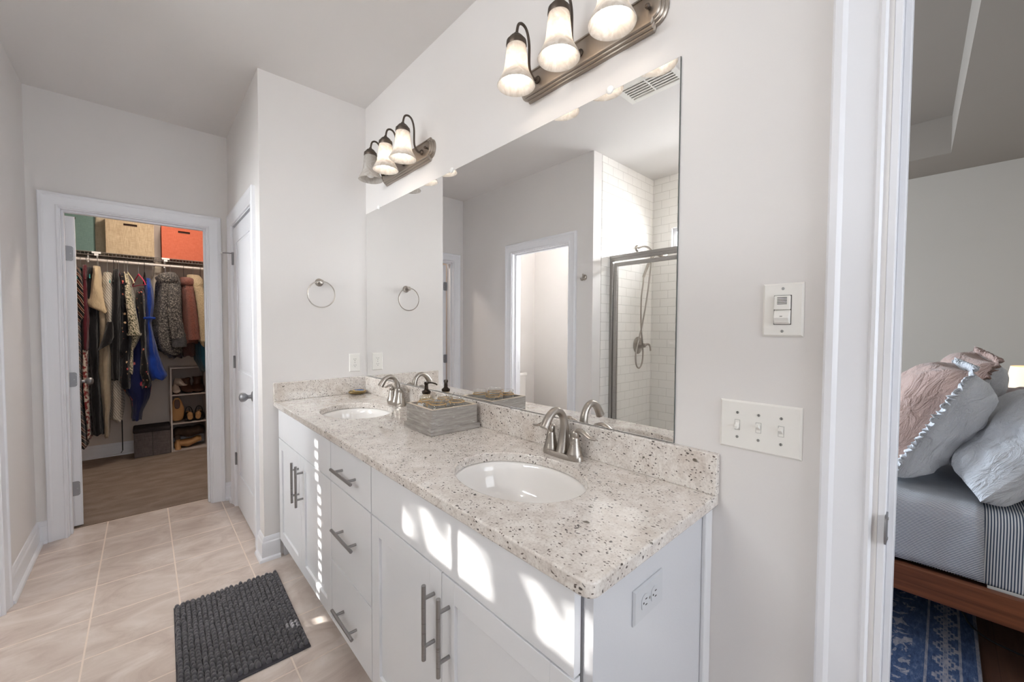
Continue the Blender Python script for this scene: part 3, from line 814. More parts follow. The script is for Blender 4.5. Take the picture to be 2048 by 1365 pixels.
# ------------------------------------------------------------------ vanity lights
def shade_mat():
    m = bpy.data.materials.new('alabaster_glass'); m.use_nodes = True; t = m.node_tree; n = N(m)
    v = n.coord(); f = n.noise(v, 22, 4, 0.6, 2.5)
    col = n.ramp(f, [(0.35, srgb(206, 200, 193)), (0.55, srgb(220, 216, 211)), (0.7, srgb(231, 229, 226))])
    n.base(col); n.p.inputs['Roughness'].default_value = 0.25
    tl = t.nodes.new('ShaderNodeBsdfTranslucent'); n.l(col, tl.inputs[0]); mx = t.nodes.new('ShaderNodeMixShader'); mx.inputs[0].default_value = 0.5
    out = [x for x in t.nodes if x.type == 'OUTPUT_MATERIAL'][0]
    n.l(n.p.outputs[0], mx.inputs[1]); n.l(tl.outputs[0], mx.inputs[2]); n.l(mx.outputs[0], out.inputs[0]); return m
M['shade'] = shade_mat()
M['bulb_on'] = mat('lit_bulb', (1,1,1,1), 0.4, emis=(1.0, 0.88, 0.76, 1), estr=7.5)
M['bulb_off'] = mat('unlit_bulb', srgb(240, 238, 234), 0.3)
def fixture(yc, label, off=None):
    t = thing('vanity_light', label, 'wall light', (0.0, yc, 2.215), 'three-shade vanity lights')
    zc = 2.218
    def outline(ins):
        hy, hz = 0.248, 0.0585-ins; R_ = 0.046-ins*0.9
        def end(s_):
            e = [(s_*(hy-0.002), -hz), (s_*hy, -hz), (s_*(hy+0.006), -R_-0.002)]
            for k in range(13):
                a = -PI/2 + PI*k/12
                e.append((s_*(hy+0.006+ (0.036-ins*0.9)*math.cos(a)), R_*math.sin(a)))
            e += [(s_*(hy+0.006), R_+0.002), (s_*hy, hz), (s_*(hy-0.002), hz)]
            return e
        e1 = end(1); e2 = end(-1)[::-1]
        return [(yc+a, zc+c) for a, c in e1+e2]
    b = B(); rings = []
    for ins, x in ((0.0, 0.0), (0.0, -0.006), (0.003, -0.010), (0.0075, -0.011), (0.0075, -0.014), (0.0105, -0.018), (0.015, -0.019), (0.015, -0.022), (0.018, -0.026), (0.0225, -0.0265), (0.0235, -0.0225), (0.026, -0.0225)):
        rings.append([(x, y, z) for y, z in outline(ins)])
    b.loft(rings); b.build('back_plate', M['bar_metal'], t, angle=28)
    for s_ in (-1, 1):
        B().lathe([(0.0045, 0), (0.0045, -0.008), (0.007, -0.010), (0.0075, -0.014), (0.0045, -0.018), (0.0, -0.019)], 14, (-0.0222, yc+s_*0.243, zc), 0).build('finial', M['dark_metal'], t)
    for k in (-1, 0, 1):
        y = yc + k*0.19; xs = -0.127
        ap = bez([(-0.022, y, zc-0.004), (-0.045, y, zc-0.006), (-0.064, y, zc+0.022), (-0.066, y, zc+0.10), (-0.078, y, zc+0.141), (-0.098, y, zc+0.153), (-0.118, y, zc+0.142), (xs, y, zc+0.105)], 6)
        arm = B().tube(ap, 0.0048, 10).lathe([(0.013, 0), (0.013, -0.004), (0.008, -0.009)], 16, (-0.0222, y, zc-0.004), 0).build('arm', M['dark_metal'], t)
        B().lathe([(0.0, 0.0), (0.034, 0.0), (0.0355, 0.004), (0.034, 0.018), (0.0265, 0.024), (0.0255, 0.028), (0.018, 0.036), (0.0095, 0.040), (0.008, 0.046), (0.0, 0.047)], 28, (xs, y, 2.281)).build('socket_cap', M['dark_metal'], t)
        sp_ = [(0.0300, 2.293), (0.0325, 2.284), (0.0345, 2.268), (0.0365, 2.25), (0.0385, 2.23), (0.0405, 2.213), (0.0425, 2.202), (0.0465, 2.190), (0.0525, 2.178), (0.059, 2.166), (0.0640, 2.155), (0.0655, 2.1515), (0.0645, 2.1500), (0.0615, 2.153), (0.056, 2.165), (0.049, 2.178), (0.0430, 2.190), (0.0385, 2.202), (0.0360, 2.215), (0.0345, 2.23), (0.0325, 2.25), (0.0300, 2.268), (0.0265, 2.285)]
        B().lathe(sp_, 40, (xs, y, 0), caps=False).build('shade', M['shade'], t, angle=70)
        on = (k != off)
        B().lathe([(0.0, 2.163), (0.010, 2.1645), (0.019, 2.171), (0.0275, 2.182), (0.0295, 2.195), (0.0265, 2.208), (0.018, 2.225), (0.0145, 2.245), (0.0145, 2.262), (0.0, 2.262)], 24, (xs, y, 0), caps=False).build('bulb', M['bulb_on'] if on else M['bulb_off'], t, angle=70)
    return t
fixture(-1.753, 'bronze bar light with three lit glass shades above the near sink')
fixture(-0.560, 'bronze bar light with three glass shades, one unlit, above the far sink', off=1)

# ------------------------------------------------------------------ wall plates
def plate_box(b, ax, f, sg, u0, u1, z0, z1, t=0.006, ch=0.004):
    """chamfered plate on plane f facing sg along ax"""
    mk = (lambda u, z, d: (f+sg*d, u, z)) if ax == 0 else (lambda u, z, d: (u, f+sg*d, z))
    o = [(u0,z0),(u1,z0),(u1,z1),(u0,z1)]; i = [(u0+ch,z0+ch),(u1-ch,z0+ch),(u1-ch,z1-ch),(u0+ch,z1-ch)]
    return b.loft([[mk(u,z,0.0003) for u,z in o], [mk(u,z,t*0.4) for u,z in o], [mk(u,z,t) for u,z in i]])
def disc(b, ax, f, sg, u, z, r, d0, d1, n=14):
    c = (f, u, z) if ax == 0 else (u, f, z)
    return b.lathe([(r, sg*d0), (r, sg*d1)], n, c, ax)
def rect(b, ax, f, sg, u0, u1, z0, z1, d0, d1):
    a, c = sorted((f+sg*d0, f+sg*d1))
    return b.box(a, c, u0, u1, z0, z1) if ax == 0 else b.box(u0, u1, a, c, z0, z1)
def outlet(ax, f, sg, uc, zc, label, m, horiz=False):
    t = thing('outlet', label, 'outlet', (f, uc, zc) if ax == 0 else (uc, f, zc))
    w, h = (0.0595, 0.036) if horiz else (0.035, 0.0575)
    plate_box(B(), ax, f, sg, uc-w, uc+w, zc-h, zc+h).build('plate', m, t)
    for s_ in (-1, 1):
        du, dz_ = (s_*0.0195, 0) if horiz else (0, s_*0.0195)
        u, z = uc+du, zc+dz_
        pts = []
        for k in range(24):
            a = 2*PI*k/24; x, y = 0.0168*math.cos(a), 0.0168*math.sin(a)
            if horiz: x = max(-0.0137, min(0.0137, x))
            else: y = max(-0.0137, min(0.0137, y))
            pts.append((u+x, z+y))
        mk = (lambda a_, c_, d: (f+sg*d, a_, c_)) if ax == 0 else (lambda a_, c_, d: (a_, f+sg*d, c_))
        rc = B().loft([[mk(a_, c_, 0.0055) for a_, c_ in pts], [mk(a_, c_, 0.0075) for a_, c_ in pts]]).build('receptacle', m, t)
        for q in (-0.006, 0.006):
            if horiz: sl = rect(B(), ax, f, sg, u-0.0005, u+0.0065, z+q-0.001, z+q+0.001, 0.0074, 0.0078)
            else: sl = rect(B(), ax, f, sg, u+q-0.001, u+q+0.001, z-0.0005, z+0.0065, 0.0074, 0.0078)
            sl.build('slot', M['plate_dark'], rc, smooth=False)
        (disc(B(), ax, f, sg, u-0.007, z, 0.0022, 0.0074, 0.0078) if horiz else disc(B(), ax, f, sg, u, z-0.007, 0.0022, 0.0074, 0.0078)).build('slot', M['plate_dark'], rc)
    disc(B(), ax, f, sg, uc, zc, 0.0028, 0.0058, 0.0068).build('screw', M['screw'], t)
    return t
outlet(1, 0.0, -1, -0.082, 1.095, 'white wall outlet above the granite splash on the short wall', M['plate'])
outlet(1, -2.1725, -1, -0.3145, 0.763, 'pale grey outlet turned sideways on the vanity end panel', M['plate_grey'], True)
# three-gang toggle plate
t = thing('light_switch_plate', 'wide white three-toggle switch plate beside the door casing', 'light switch', (0.0, -2.285, 1.087))
plate_box(B(), 0, 0.0, -1, -2.371, -2.199, 1.0275, 1.1465).build('plate', M['plate'], t)
for i, y in enumerate((-2.239, -2.285, -2.331)):
    sg_ = (-1, 1, 1)[i]
    g = B(); rect(g, 0, 0, -1, y-0.0058, y+0.0058, 1.087-0.0125, 1.087+0.0125, 0.0056, 0.0064); g.build('slot_frame', M['screw'], t, smooth=False)
    g = B(); rect(g, 0, 0, -1, y-0.005, y+0.005, 1.087-0.0117, 1.087+0.0117, 0.0058, 0.0067); g.build('slot', M['plate'], t, smooth=False)
    g = B(); z = 1.087
    g.add([(-0.006,y-0.0042,z-0.006),(-0.006,y+0.0042,z-0.006),(-0.006,y+0.0042,z+0.006),(-0.006,y-0.0042,z+0.006),(-0.0175,y-0.0034,z+sg_*0.006-0.003),(-0.0175,y+0.0034,z+sg_*0.006-0.003),(-0.0175,y+0.0034,z+sg_*0.006+0.004),(-0.0175,y-0.0034,z+sg_*0.006+0.004)],
          [(0,1,2,3),(4,5,6,7),(0,1,5,4),(1,2,6,5),(2,3,7,6),(3,0,4,7)])
    g.build('toggle', M['plate'], t, smooth=False, bevel=0.0008)
    for dz_ in (-0.030, 0.030):
        g = B(); disc(g, 0, 0, -1, y, 1.087+dz_, 0.0034, 0.0058, 0.007); g.build('screw', M['screw'], t)
        g = B(); rect(g, 0, 0, -1, y-0.0004, y+0.0004, 1.087+dz_-0.003, 1.087+dz_+0.003, 0.0069, 0.0072); g.build('screw_slot', M['plate_dark'], t, smooth=False)
# sensor switch
t = thing('light_switch_plate', 'white occupancy sensor switch plate above the three toggles', 'light switch', (0.0, -2.3275, 1.367))
plate_box(B(), 0, 0.0, -1, -2.3675, -2.2875, 1.3055, 1.4275).build('plate', M['plate'], t)
g = B(); rect(g, 0, 0, -1, -2.3445, -2.3105, 1.333, 1.400, 0.0057, 0.0068); g.build('gap_line', M['plate_dark'], t, smooth=False)
g = B(); rect(g, 0, 0, -1, -2.3435, -2.3115, 1.367, 1.399, 0.006, 0.0125); g.build('sensor_grille', M['plate'], t, smooth=False, bevel=0.002)
g = B(); rect(g, 0, 0, -1, -2.3435, -2.3115, 1.334, 1.3665, 0.006, 0.009)
g.add([(-0.009,-2.3435,1.335),(-0.009,-2.3115,1.335),(-0.009,-2.3115,1.366),(-0.009,-2.3435,1.366),(-0.014,-2.342,1.338),(-0.014,-2.313,1.338),(-0.019,-2.313,1.349),(-0.019,-2.342,1.349)],[(0,1,5,4),(1,2,6,5),(2,3,7,6),(3,0,4,7),(4,5,6,7)])
g.build('rocker', M['plate'], t, smooth=False, bevel=0.0015)
g = B()
for k in range(5): rect(g, 0, 0, -1, -2.337, -2.318, 1.3795+k*0.0035, 1.3810+k*0.0035, 0.0124, 0.0128)
g.build('vents', M['plate_dark'], t, smooth=False)
rect(B(), 0, 0, -1, -2.330, -2.325, 1.3515, 1.3525, 0.0186, 0.0196).build('status_mark', M['plate_dark'], t, smooth=False)
for dz_ in (-0.0485, 0.0485):
    g = B(); disc(g, 0, 0, -1, -2.3275, 1.3665+dz_, 0.0034, 0.0058, 0.007); g.build('screw', M['screw'], t)
    g = B(); rect(g, 0, 0, -1, -2.3279, -2.3271, 1.3665+dz_-0.003, 1.3665+dz_+0.003, 0.0069, 0.0072); g.build('screw_slot', M['plate_dark'], t, smooth=False)

# towel ring
t = thing('towel_ring', 'round brushed nickel towel ring on the short wall', 'towel ring', (-0.293, 0.0, 1.592))
B().lathe([(0.0, 0), (0.0235, 0), (0.0240, -0.004), (0.0215, -0.010), (0.013, -0.013), (0.0105, -0.02), (0.0105, -0.040), (0.0135, -0.044), (0.0135, -0.050), (0.010, -0.053), (0.0, -0.054)], 26, (-0.293, -0.0005, 1.592), 1).build('post', M['nickel'], t)
rp = [(-0.293+0.0775*math.sin(2*PI*j/60), -0.045-0.004*math.cos(2*PI*j/60), 1.5185+0.0775*math.cos(2*PI*j/60)) for j in range(61)]
B().tube(rp, 0.0033, 10).build('ring', M['nickel'], t)
# robe hook
t = thing('robe_hook', 'small nickel robe hook beside the toilet room doorway, seen in the mirror', 'hook', (WL, -0.58, 1.737))
B().lathe([(0.0,0),(0.0235,0),(0.0235,0.006),(0.018,0.010),(0.009,0.012),(0.009,0.026),(0.0,0.026)], 22, (WL+0.0005, -0.58, 1.737), 0).build('post', M['nickel'], t)
B().tube([(WL+0.024,-0.58,1.765),(WL+0.026,-0.58,1.73),(WL+0.032,-0.58,1.712),(WL+0.045,-0.58,1.712),(WL+0.052,-0.58,1.728)], 0.0055, 10).build('hook_arm', M['nickel'], t)
# ceiling vent
t = thing('ceiling_vent', 'white louvred ceiling vent seen at the top of the mirror', 'vent', (-1.09, -1.39, H))
x0, x1, y0, y1 = -1.205, -0.985, -1.565, -1.215
f = B(); zf0, zf1 = H-0.010, H-0.0003
f.box(x0,x1,y0,y0+0.032,zf0,zf1).box(x0,x1,y1-0.032,y1,zf0,zf1).box(x0,x0+0.035,y0+0.032,y1-0.032,zf0,zf1).box(x1-0.035,x1,y0+0.032,y1-0.032,zf0,zf1).box(x0+0.035,x1-0.035,-1.394,-1.386,zf0,zf1)
f.build('frame', M['plate'], t, smooth=False, bevel=0.002)
s = B()
for i in range(6):
    x = x0+0.038+i*0.0245
    s.add([(x,y0+0.032,H-0.003),(x,y1-0.032,H-0.003),(x+0.020,y1-0.032,H-0.009),(x+0.020,y0+0.032,H-0.009),(x+0.002,y0+0.032,H-0.001),(x+0.002,y1-0.032,H-0.001),(x+0.022,y1-0.032,H-0.007),(x+0.022,y0+0.032,H-0.007)],[(0,1,2,3),(4,5,6,7),(0,1,5,4),(1,2,6,5),(2,3,7,6),(3,0,4,7)])
s.build('louvres', M['plate'], t, smooth=False)
# ------------------------------------------------------------------ shower, seen in the mirror
SH = thing('shower_enclosure', 'metal-framed glass shower enclosure seen in the mirror', 'shower door', (-1.83, -1.34, 0.12))
XF = -1.835
b = B()
b.box(XF-0.018, XF+0.018, -2.0095, -0.6595, 1.885, 1.930).box(XF-0.022, XF+0.022, -2.0095, -0.6595, 1.905, 1.93)
b.build('header', M['frame_metal'], SH, smooth=False, bevel=0.003)
B().box(XF-0.018, XF+0.018, -0.687, -0.6595, 0.112, 1.885).build('wall_jamb', M['frame_metal'], SH, smooth=False, bevel=0.002)
B().box(XF-0.018, XF+0.018, -2.0095, -1.985, 0.112, 1.885).build('wall_jamb', M['frame_metal'], SH, smooth=False, bevel=0.002)
B().box(XF-0.018, XF+0.018, -1.985, -0.687, 0.112, 0.135).build('sill_track', M['frame_metal'], SH, smooth=False, bevel=0.002)
dp = B().box(XF-0.012, XF+0.012, -0.725, -0.695, 0.15, 1.868).box(XF-0.012, XF+0.012, -1.395, -1.370, 0.15, 1.868).box(XF-0.012, XF+0.012, -1.370, -0.725, 1.838, 1.868).box(XF-0.012, XF+0.012, -1.370, -0.725, 0.15, 0.18).build('door_frame', M['frame_metal'], SH, smooth=False, bevel=0.002)
B().box(XF-0.003, XF+0.003, -1.369, -0.726, 0.181, 1.837).build('glass', M['pane'], dp, smooth=False)
B().box(XF-0.003, XF+0.003, -1.984, -1.396, 0.136, 1.884).build('fixed_glass', M['pane'], SH, smooth=False)
struct(B().box(-1.90, -1.77, -2.01, -0.6595, 0.0005, 0.111).build('shower_curb', M['subway'], smooth=False, bevel=0.004), 'tiled shower curb')
struct(B().box(SB, -1.9005, -2.0095, -0.6595, 0.0005, 0.03).build('shower_floor', M['ceramic'], smooth=False))
YW = -0.6595
t = thing('hand_held_shower', 'nickel hand shower with a looping metal hose on the tiled shower wall', 'shower head', (-2.244, YW, 2.05))
B().lathe([(0.0,0),(0.030,0),(0.030,-0.005),(0.02,-0.014),(0.0,-0.016)], 22, (-2.244, YW, 2.052), 1).tube(bez([(-2.244,YW-0.005,2.052),(-2.246,YW-0.06,2.062),(-2.25,YW-0.11,2.045),(-2.252,YW-0.14,2.01)], 6), 0.0085, 12).lathe([(0.0,0.0),(0.019,0.0),(0.019,-0.045),(0.0,-0.045)], 16, (-2.252, YW-0.142, 2.015), 2).build('arm', M['nickel'], t)
hd_ = B()
hp = bez([(-2.19,YW-0.10,1.78),(-2.21,YW-0.115,1.85),(-2.235,YW-0.14,1.935),(-2.265,YW-0.165,1.985),(-2.29,YW-0.185,2.00)], 6)
hd_.tube(hp, [0.0115+0.006*(i/24)**2 for i in range(len(hp))], 14)
Mh = Matrix.Translation((-2.315, YW-0.20, 1.992)) @ Matrix.Rotation(math.radians(32), 4, 'Y') @ Matrix.Rotation(math.radians(28), 4, 'X')
hd_.lathe([(0.0, 0.020), (0.020, 0.019), (0.042, 0.010), (0.052, 0.0), (0.052, -0.009), (0.046, -0.013), (0.0, -0.013)], 28, M=Mh)
hd_.build('spray_head', M['nickel'], t)
hs = bez([(-2.252,YW-0.142,1.975),(-2.25,YW-0.135,1.88),(-2.255,YW-0.10,1.6),(-2.235,YW-0.07,1.36),(-2.20,YW-0.05,1.2),(-2.175,YW-0.045,1.10),(-2.185,YW-0.045,1.00),(-2.235,YW-0.045,0.965),(-2.285,YW-0.045,1.01),(-2.29,YW-0.05,1.10),(-2.255,YW-0.06,1.22),(-2.21,YW-0.07,1.38),(-2.185,YW-0.085,1.6),(-2.185,YW-0.10,1.72),(-2.19,YW-0.10,1.785)], 8)
B().tube(hs, 0.0068, 10).build('hose', M['nickel'], t)
t = thing('shower_valve', 'round nickel shower valve with a lever on the tiled shower wall', 'shower valve', (-2.285, YW, 1.17))
B().lathe([(0.0,0),(0.078,0),(0.080,-0.004),(0.072,-0.010),(0.034,-0.013),(0.030,-0.03),(0.021,-0.055),(0.018,-0.075),(0.0,-0.078)], 36, (-2.285, YW, 1.17), 1).build('escutcheon', M['nickel'], t)
B().tube(bez([(-2.285,YW-0.066,1.17),(-2.32,YW-0.074,1.182),(-2.355,YW-0.08,1.168),(-2.368,YW-0.082,1.12)], 6), [0.012]*6+[0.010]*6+[0.007]*7, 12).build('lever', M['nickel'], t)

# toilet, mostly hidden, tank seen in the mirror
t = thing('toilet', 'white toilet with its tank showing past the doorway in the mirror', 'toilet', (-1.985, 0.55, 0.0))
def rr(cx, cy, hx, hy, z, n=28, p=0.35):
    out = []
    for j in range(n):
        a = 2*PI*j/n; c_, s_ = math.cos(a), math.sin(a)
        out.append((cx+hx*abs(c_)**p*(1 if c_ > 0 else -1), cy+hy*abs(s_)**p*(1 if s_ > 0 else -1), z))
    return out
TX = -1.985
B().loft([rr(TX,0.785,0.20,0.085,0.40), rr(TX,0.785,0.215,0.094,0.55), rr(TX,0.785,0.22,0.097,0.775)]).build('tank', M['ceramic'], t, angle=50)
B().loft([rr(TX,0.783,0.230,0.105,0.7752), rr(TX,0.783,0.232,0.107,0.80), rr(TX,0.783,0.222,0.098,0.812)]).build('tank_lid', M['ceramic'], t, angle=50)
B().loft([rr(TX,0.573,0.115,0.24,0.0,p=0.8), rr(TX,0.573,0.10,0.22,0.12,p=0.8), rr(TX,0.523,0.13,0.22,0.26,p=0.9), rr(TX,0.473,0.185,0.26,0.36,p=0.95), rr(TX,0.473,0.19,0.265,0.395,p=0.95)]).build('bowl', M['ceramic'], t, angle=50)
B().loft([rr(TX,0.473,0.19,0.262,0.3955,p=0.95), rr(TX,0.473,0.192,0.265,0.42,p=0.95), rr(TX,0.473,0.17,0.24,0.43,p=0.95)]).build('seat_lid', M['ceramic'], t, angle=50)
B().tube([(TX+0.15,0.689,0.735),(TX+0.15,0.679,0.735),(TX+0.10,0.675,0.728)], 0.006, 8).build('flush_lever', M['nickel'], t)

# ------------------------------------------------------------------ bath mat
def matmat():
    m = mat('chenille', srgb(98, 96, 101), 0.95, spec=0.1, sheen=0.4); n = N(m)
    v = n.coord(); n.base(n.mix(n.noise(v, 60, 3), srgb(74, 72, 77), srgb(106, 104, 109))); n.bump(n.wave(n.coord(), 380, 2, 2, 'Y'), 0.5, 0.002); return m
M['chenille'] = matmat(); M['mat_edge'] = mat('mat_binding', srgb(64, 62, 68), 0.85)
t = thing('bath_mat', 'charcoal chunky chenille bath mat on the tile floor before the vanity', 'bath mat', (-0.797, -0.50, 0.0), local=True, rot=(0,0,math.radians(-1.6)))
LX, LY = 0.208, 0.322
B().box(-LX-0.004, LX+0.004, -LY-0.012, LY, 0.0005, 0.006).build('backing', M['mat_edge'], t, smooth=False, bevel=0.002)
b = B(); rows, cols = 22, 30
for i in range(rows):
    xc = -LX + (i+0.5)*2*LX/rows
    for j in range(cols):
        yc = -LY + 0.004 + (j+0.5)*2*LY/cols + random.uniform(-0.003, 0.003) + (0.004 if i % 2 else -0.004)*1
        rx = 0.0104*random.uniform(0.88, 1.1); ry = 0.0128*random.uniform(0.9, 1.12); rz = 0.0165*random.uniform(0.85, 1.2)
        xo = xc + random.uniform(-0.0015, 0.0015); sk_ = random.uniform(-0.35, 0.35)
        rings = []
        for a in (0.0, 0.45, 0.85, 1.2):
            rings.append([(xo+rx*math.cos(a)*math.cos(2*PI*k/9) + sk_*rz*math.sin(a)*0.3, yc+ry*math.cos(a)*math.sin(2*PI*k/9), 0.005+rz*math.sin(a)) for k in range(9)])
        b.loft(rings)
tag(b.build('chenille_tufts', M['chenille'], t, angle=80), kind='stuff')

# ------------------------------------------------------------------ closet
YR = 2.80; ZR = 1.937
t = thing('closet_rod', 'white closet rod full of hanging clothes under the wire shelf', 'closet rod', (-0.8, YR, ZR))
B().tube([(-2.1995, YR, ZR), (0.5995, YR, ZR)], 0.0135, 16).build('rod', M['white_metal'], t)
for x in (-1.445, -0.915):
    B().tube([(x, YR, ZR+0.012), (x, YR, 1.998)], 0.005, 8).tube([(x, YR+0.0, ZR-0.014), (x, YR-0.012, ZR-0.024)], 0.006, 8).build('rod_hook', M['white_cap'], t)
t = thing('wire_shelf', 'grey ventilated wire shelf carrying the storage bins', 'shelf', (-0.8, 2.93, 2.0))
b = B()
for z in (2.006, 1.978): b.tube([(-2.19, 2.765, z), (0.59, 2.765, z)], 0.0042, 8)
for y in (2.85, 3.0, 3.11): b.tube([(-2.19, y, 2.0005), (0.59, y, 2.0005)], 0.0035, 8)
b.build('rails', M['dark_wire'], t)
b = B()
for i in range(108):
    x = -2.18 + i*0.0256
    b.box(x-0.0014, x+0.0014, 2.765, 3.115, 2.0035, 2.0062).box(x-0.0014, x+0.0014, 2.7635, 2.7665, 1.978, 2.004)
b.build('wires', M['dark_wire'], t, smooth=False)
for x in (-1.39, -0.905):
    B().box(x-0.030, x+0.030, 2.755, 2.772, 1.992, 2.010).box(x-0.014, x+0.014, 2.757, 2.774, 1.972, 1.992).tube([(x, 2.84, 1.99), (x, 3.115, 1.66)], 0.0065, 8).build('bracket', M['white_cap'], t, bevel=0.002)

# storage bins
def fabric(name, c0, c1, scale=240, rough=0.9):
    m = mat(name, srgb(*c0), rough, spec=0.15); n = N(m)
    a = n.noise(n.coord((1, 1, 0.08)), scale, 3, 0.6); c_ = n.noise(n.coord((0.08, 0.08, 1)), scale, 3, 0.6)
    n.base(n.ramp(n.math('MULTIPLY', n.math('ADD', a, c_), 0.5), [(0.38, srgb(*c0)), (0.6, srgb(*c1))])); n.bump(a, 0.25, 0.003); return m
def bin_(name, x0, x1, z0, h, m, label, lining, y0=2.765, depth=0.32):
    t = thing(name, label, 'storage bin', ((x0+x1)/2, y0+depth/2, z0), 'storage bins on the wire shelf')
    w = 0.008; hx = 0.048; zh0, zh1 = z0+h-0.083, z0+h-0.062; xm = (x0+x1)/2
    b = B()
    y1 = y0+depth
    b.box(x0, xm-hx, y0, y0+w, z0, z0+h).box(xm+hx, x1, y0, y0+w, z0, z0+h).box(xm-hx, xm+hx, y0, y0+w, z0, zh0).box(xm-hx, xm+hx, y0, y0+w, zh1, z0+h)
    b.box(x0, x1, y1-w, y1, z0, z0+h).box(x0, x0+w, y0+w, y1-w, z0, z0+h).box(x1-w, x1, y0+w, y1-w, z0, z0+h).box(x0+w, x1-w, y0+w, y1-w, z0, z0+w)
    b.build('box', m, t, smooth=False)
    g = B().box(xm-hx, xm+hx, y0-0.002, y0+0.001, zh1, zh1+0.005).box(xm-hx, xm+hx, y0-0.002, y0+0.001, zh0-0.005, zh0).box(xm-hx-0.005, xm-hx, y0-0.002, y0+0.001, zh0-0.005, zh1+0.005).box(xm+hx, xm+hx+0.005, y0-0.002, y0+0.001, zh0-0.005, zh1+0.005)
    g.build('handle_rim', m, t, smooth=False)
    B().box(x0+0.02, x1-0.02, y0+0.014, y1-0.02, z0+0.01, z0+h-0.03).build('hole_shade_block', lining, t, smooth=False, bevel=0.02)  # dark block set behind the handle hole so it looks shaded
    return t
zb = 2.0068
M['linen'] = fabric('beige_linen', (166, 146, 120), (196, 178, 150)); M['teal_f'] = fabric('teal_fabric', (96, 120, 115), (108, 132, 127), 300)
M['orange_f'] = fabric('orange_fabric', (188, 98, 74), (204, 114, 90), 300); M['greyf'] = fabric('grey_linen', (84, 78, 78), (112, 104, 104))
M['dark_fill'] = mat('dark_hole_fill', srgb(60, 42, 36), 0.9)
bin_('storage_bin', -1.72, -1.405, zb, 0.36, M['teal_f'], 'teal fabric storage bin on the wire shelf beside the open door', M['dark_fill'])
bin_('storage_bin', -1.326, -0.988, zb, 0.36, M['linen'], 'beige linen storage bin on the wire shelf between the teal and orange ones', M['dark_fill'])
bin_('storage_bin', -0.932, -0.580, zb, 0.355, M['orange_f'], 'orange fabric storage bin on the wire shelf', M['dark_fill'])
# cream pouch behind
t = thing('cream_pouch', 'cream cloth pouch between the teal and beige bins', 'bag', (-1.36, 3.0, zb))
B().loft([rr(-1.365, 3.0, 0.045, 0.05, zb, p=0.6), rr(-1.365, 3.0, 0.055, 0.06, zb+0.10, p=0.6), rr(-1.365, 3.0, 0.05, 0.05, zb+0.26, p=0.6), rr(-1.35, 3.0, 0.055, 0.05, zb+0.36, p=0.6), rr(-1.35, 3.0, 0.02, 0.02, zb+0.42, p=0.6)]).build('pouch', fabric('cream_cotton', (200, 184, 160), (220, 206, 184)), t)

# cubby shelf with shoes
M['white_board'] = mat('white_laminate', srgb(200, 190, 184), 0.45)
cx0, cx1, cy0, cy1 = -0.889, -0.583, 2.87, 3.115
t = thing('shoe_shelf', 'small white three-tier shelf holding shoes on the closet carpet', 'shelf', ((cx0+cx1)/2, (cy0+cy1)/2, 0.004))
b = B(); tk = 0.014
b.box(cx0, cx0+tk, cy0, cy1, 0.004, 0.892).box(cx1-tk, cx1, cy0, cy1, 0.004, 0.892)
b.build('side_panels', M['white_board'], t, smooth=False, bevel=0.001)
for z in (0.004, 0.290, 0.592, 0.878): B().box(cx0+tk, cx1-tk, cy0, cy1-0.005, z, z+tk).build('board', M['white_board'], t, smooth=False, bevel=0.001)
B().box(cx0+tk, cx1-tk, cy1-0.005, cy1, 0.018, 0.878).build('back_board', mat('grey_back_board', srgb(150, 140, 136), 0.6), t, smooth=False)
def shoe(name, label, cat, group, m, loc, rz, L=0.24, W=0.075, shaft=0.0, tilt=(0,0), open_=True, sole=None, lining=None):
    """toe toward -Y at rz=0"""
    t = thing(name, label, cat, loc, group, local=True, rot=(tilt[0], tilt[1], rz))
    b = B(); rings = []
    for i in range(13):
        u = i/12; y = -L/2 + L*u     # toe at u = 0
        w = W/2*(0.55 + 0.9*math.sin(PI*min(1, 0.12+u*0.9))**0.6)*(0.92 if u > 0.6 else 1)
        if u < 0.05: w *= 0.7
        h = 0.028 + 0.05*min(1, u*1.7)**1.2
        rings.append([(w*math.cos(2*PI*k/16), y, 0.012+max(0, h*0.5+h*0.5*math.sin(2*PI*k/16))) for k in range(16)])
    b.loft(rings)
    b.build('upper', m, t, angle=70)
    if shaft:
        b = B(); rings = []
        for i in range(7):
            z = 0.05 + shaft*i/6; ww = W/2*(0.95+0.12*math.sin(i*1.3)); ll = L*(0.24+0.02*math.sin(i*2+1))
            rings.append([(ww*math.cos(2*PI*k/18), L*0.24+ll*math.sin(2*PI*k/18)+0.004*math.sin(i*2), z+0.004*math.sin(k+i)) for k in range(18)])
        b.loft(rings, caps=False)
        inner = [[(x*0.9, (y-L*0.24)*0.9+L*0.24, z) for x, y, z in r] for r in rings[::-1]]
        b.loft([rings[-1]]+inner, caps=False)
        b.build('shaft', m, t, angle=70)
    b = B(); out = []
    for k in range(28):
        a = 2*PI*k/28; yy = L/2*math.sin(a); ww = W/2*(0.80 if yy > 0 else 1.0)*math.cos(a); out.append((ww, yy))
    b.prism(out, 2, 0.0, 0.014).build('sole', sole or M['black'], t)
    if open_ and not shaft:
        B().loft([rr(0, L*0.22, W*0.30, L*0.22, 0.088, p=0.8), rr(0, L*0.22, W*0.26, L*0.20, 0.0925, p=0.8)]).build('insole', lining or M['dark_fill'], t)
    return t
M['brown_l'] = mat('brown_leather', srgb(78, 48, 36), 0.5); M['tan_l'] = mat('tan_leather', srgb(176, 134, 88), 0.5)
M['blush'] = mat('off_white_suede', srgb(196, 178, 164), 0.8); M['blk_l'] = mat('black_leather', srgb(26, 24, 26), 0.35); M['olive'] = mat('dark_brown_suede', srgb(62, 46, 38), 0.85)
z1, z2, z3 = 0.0182, 0.3042, 0.6062
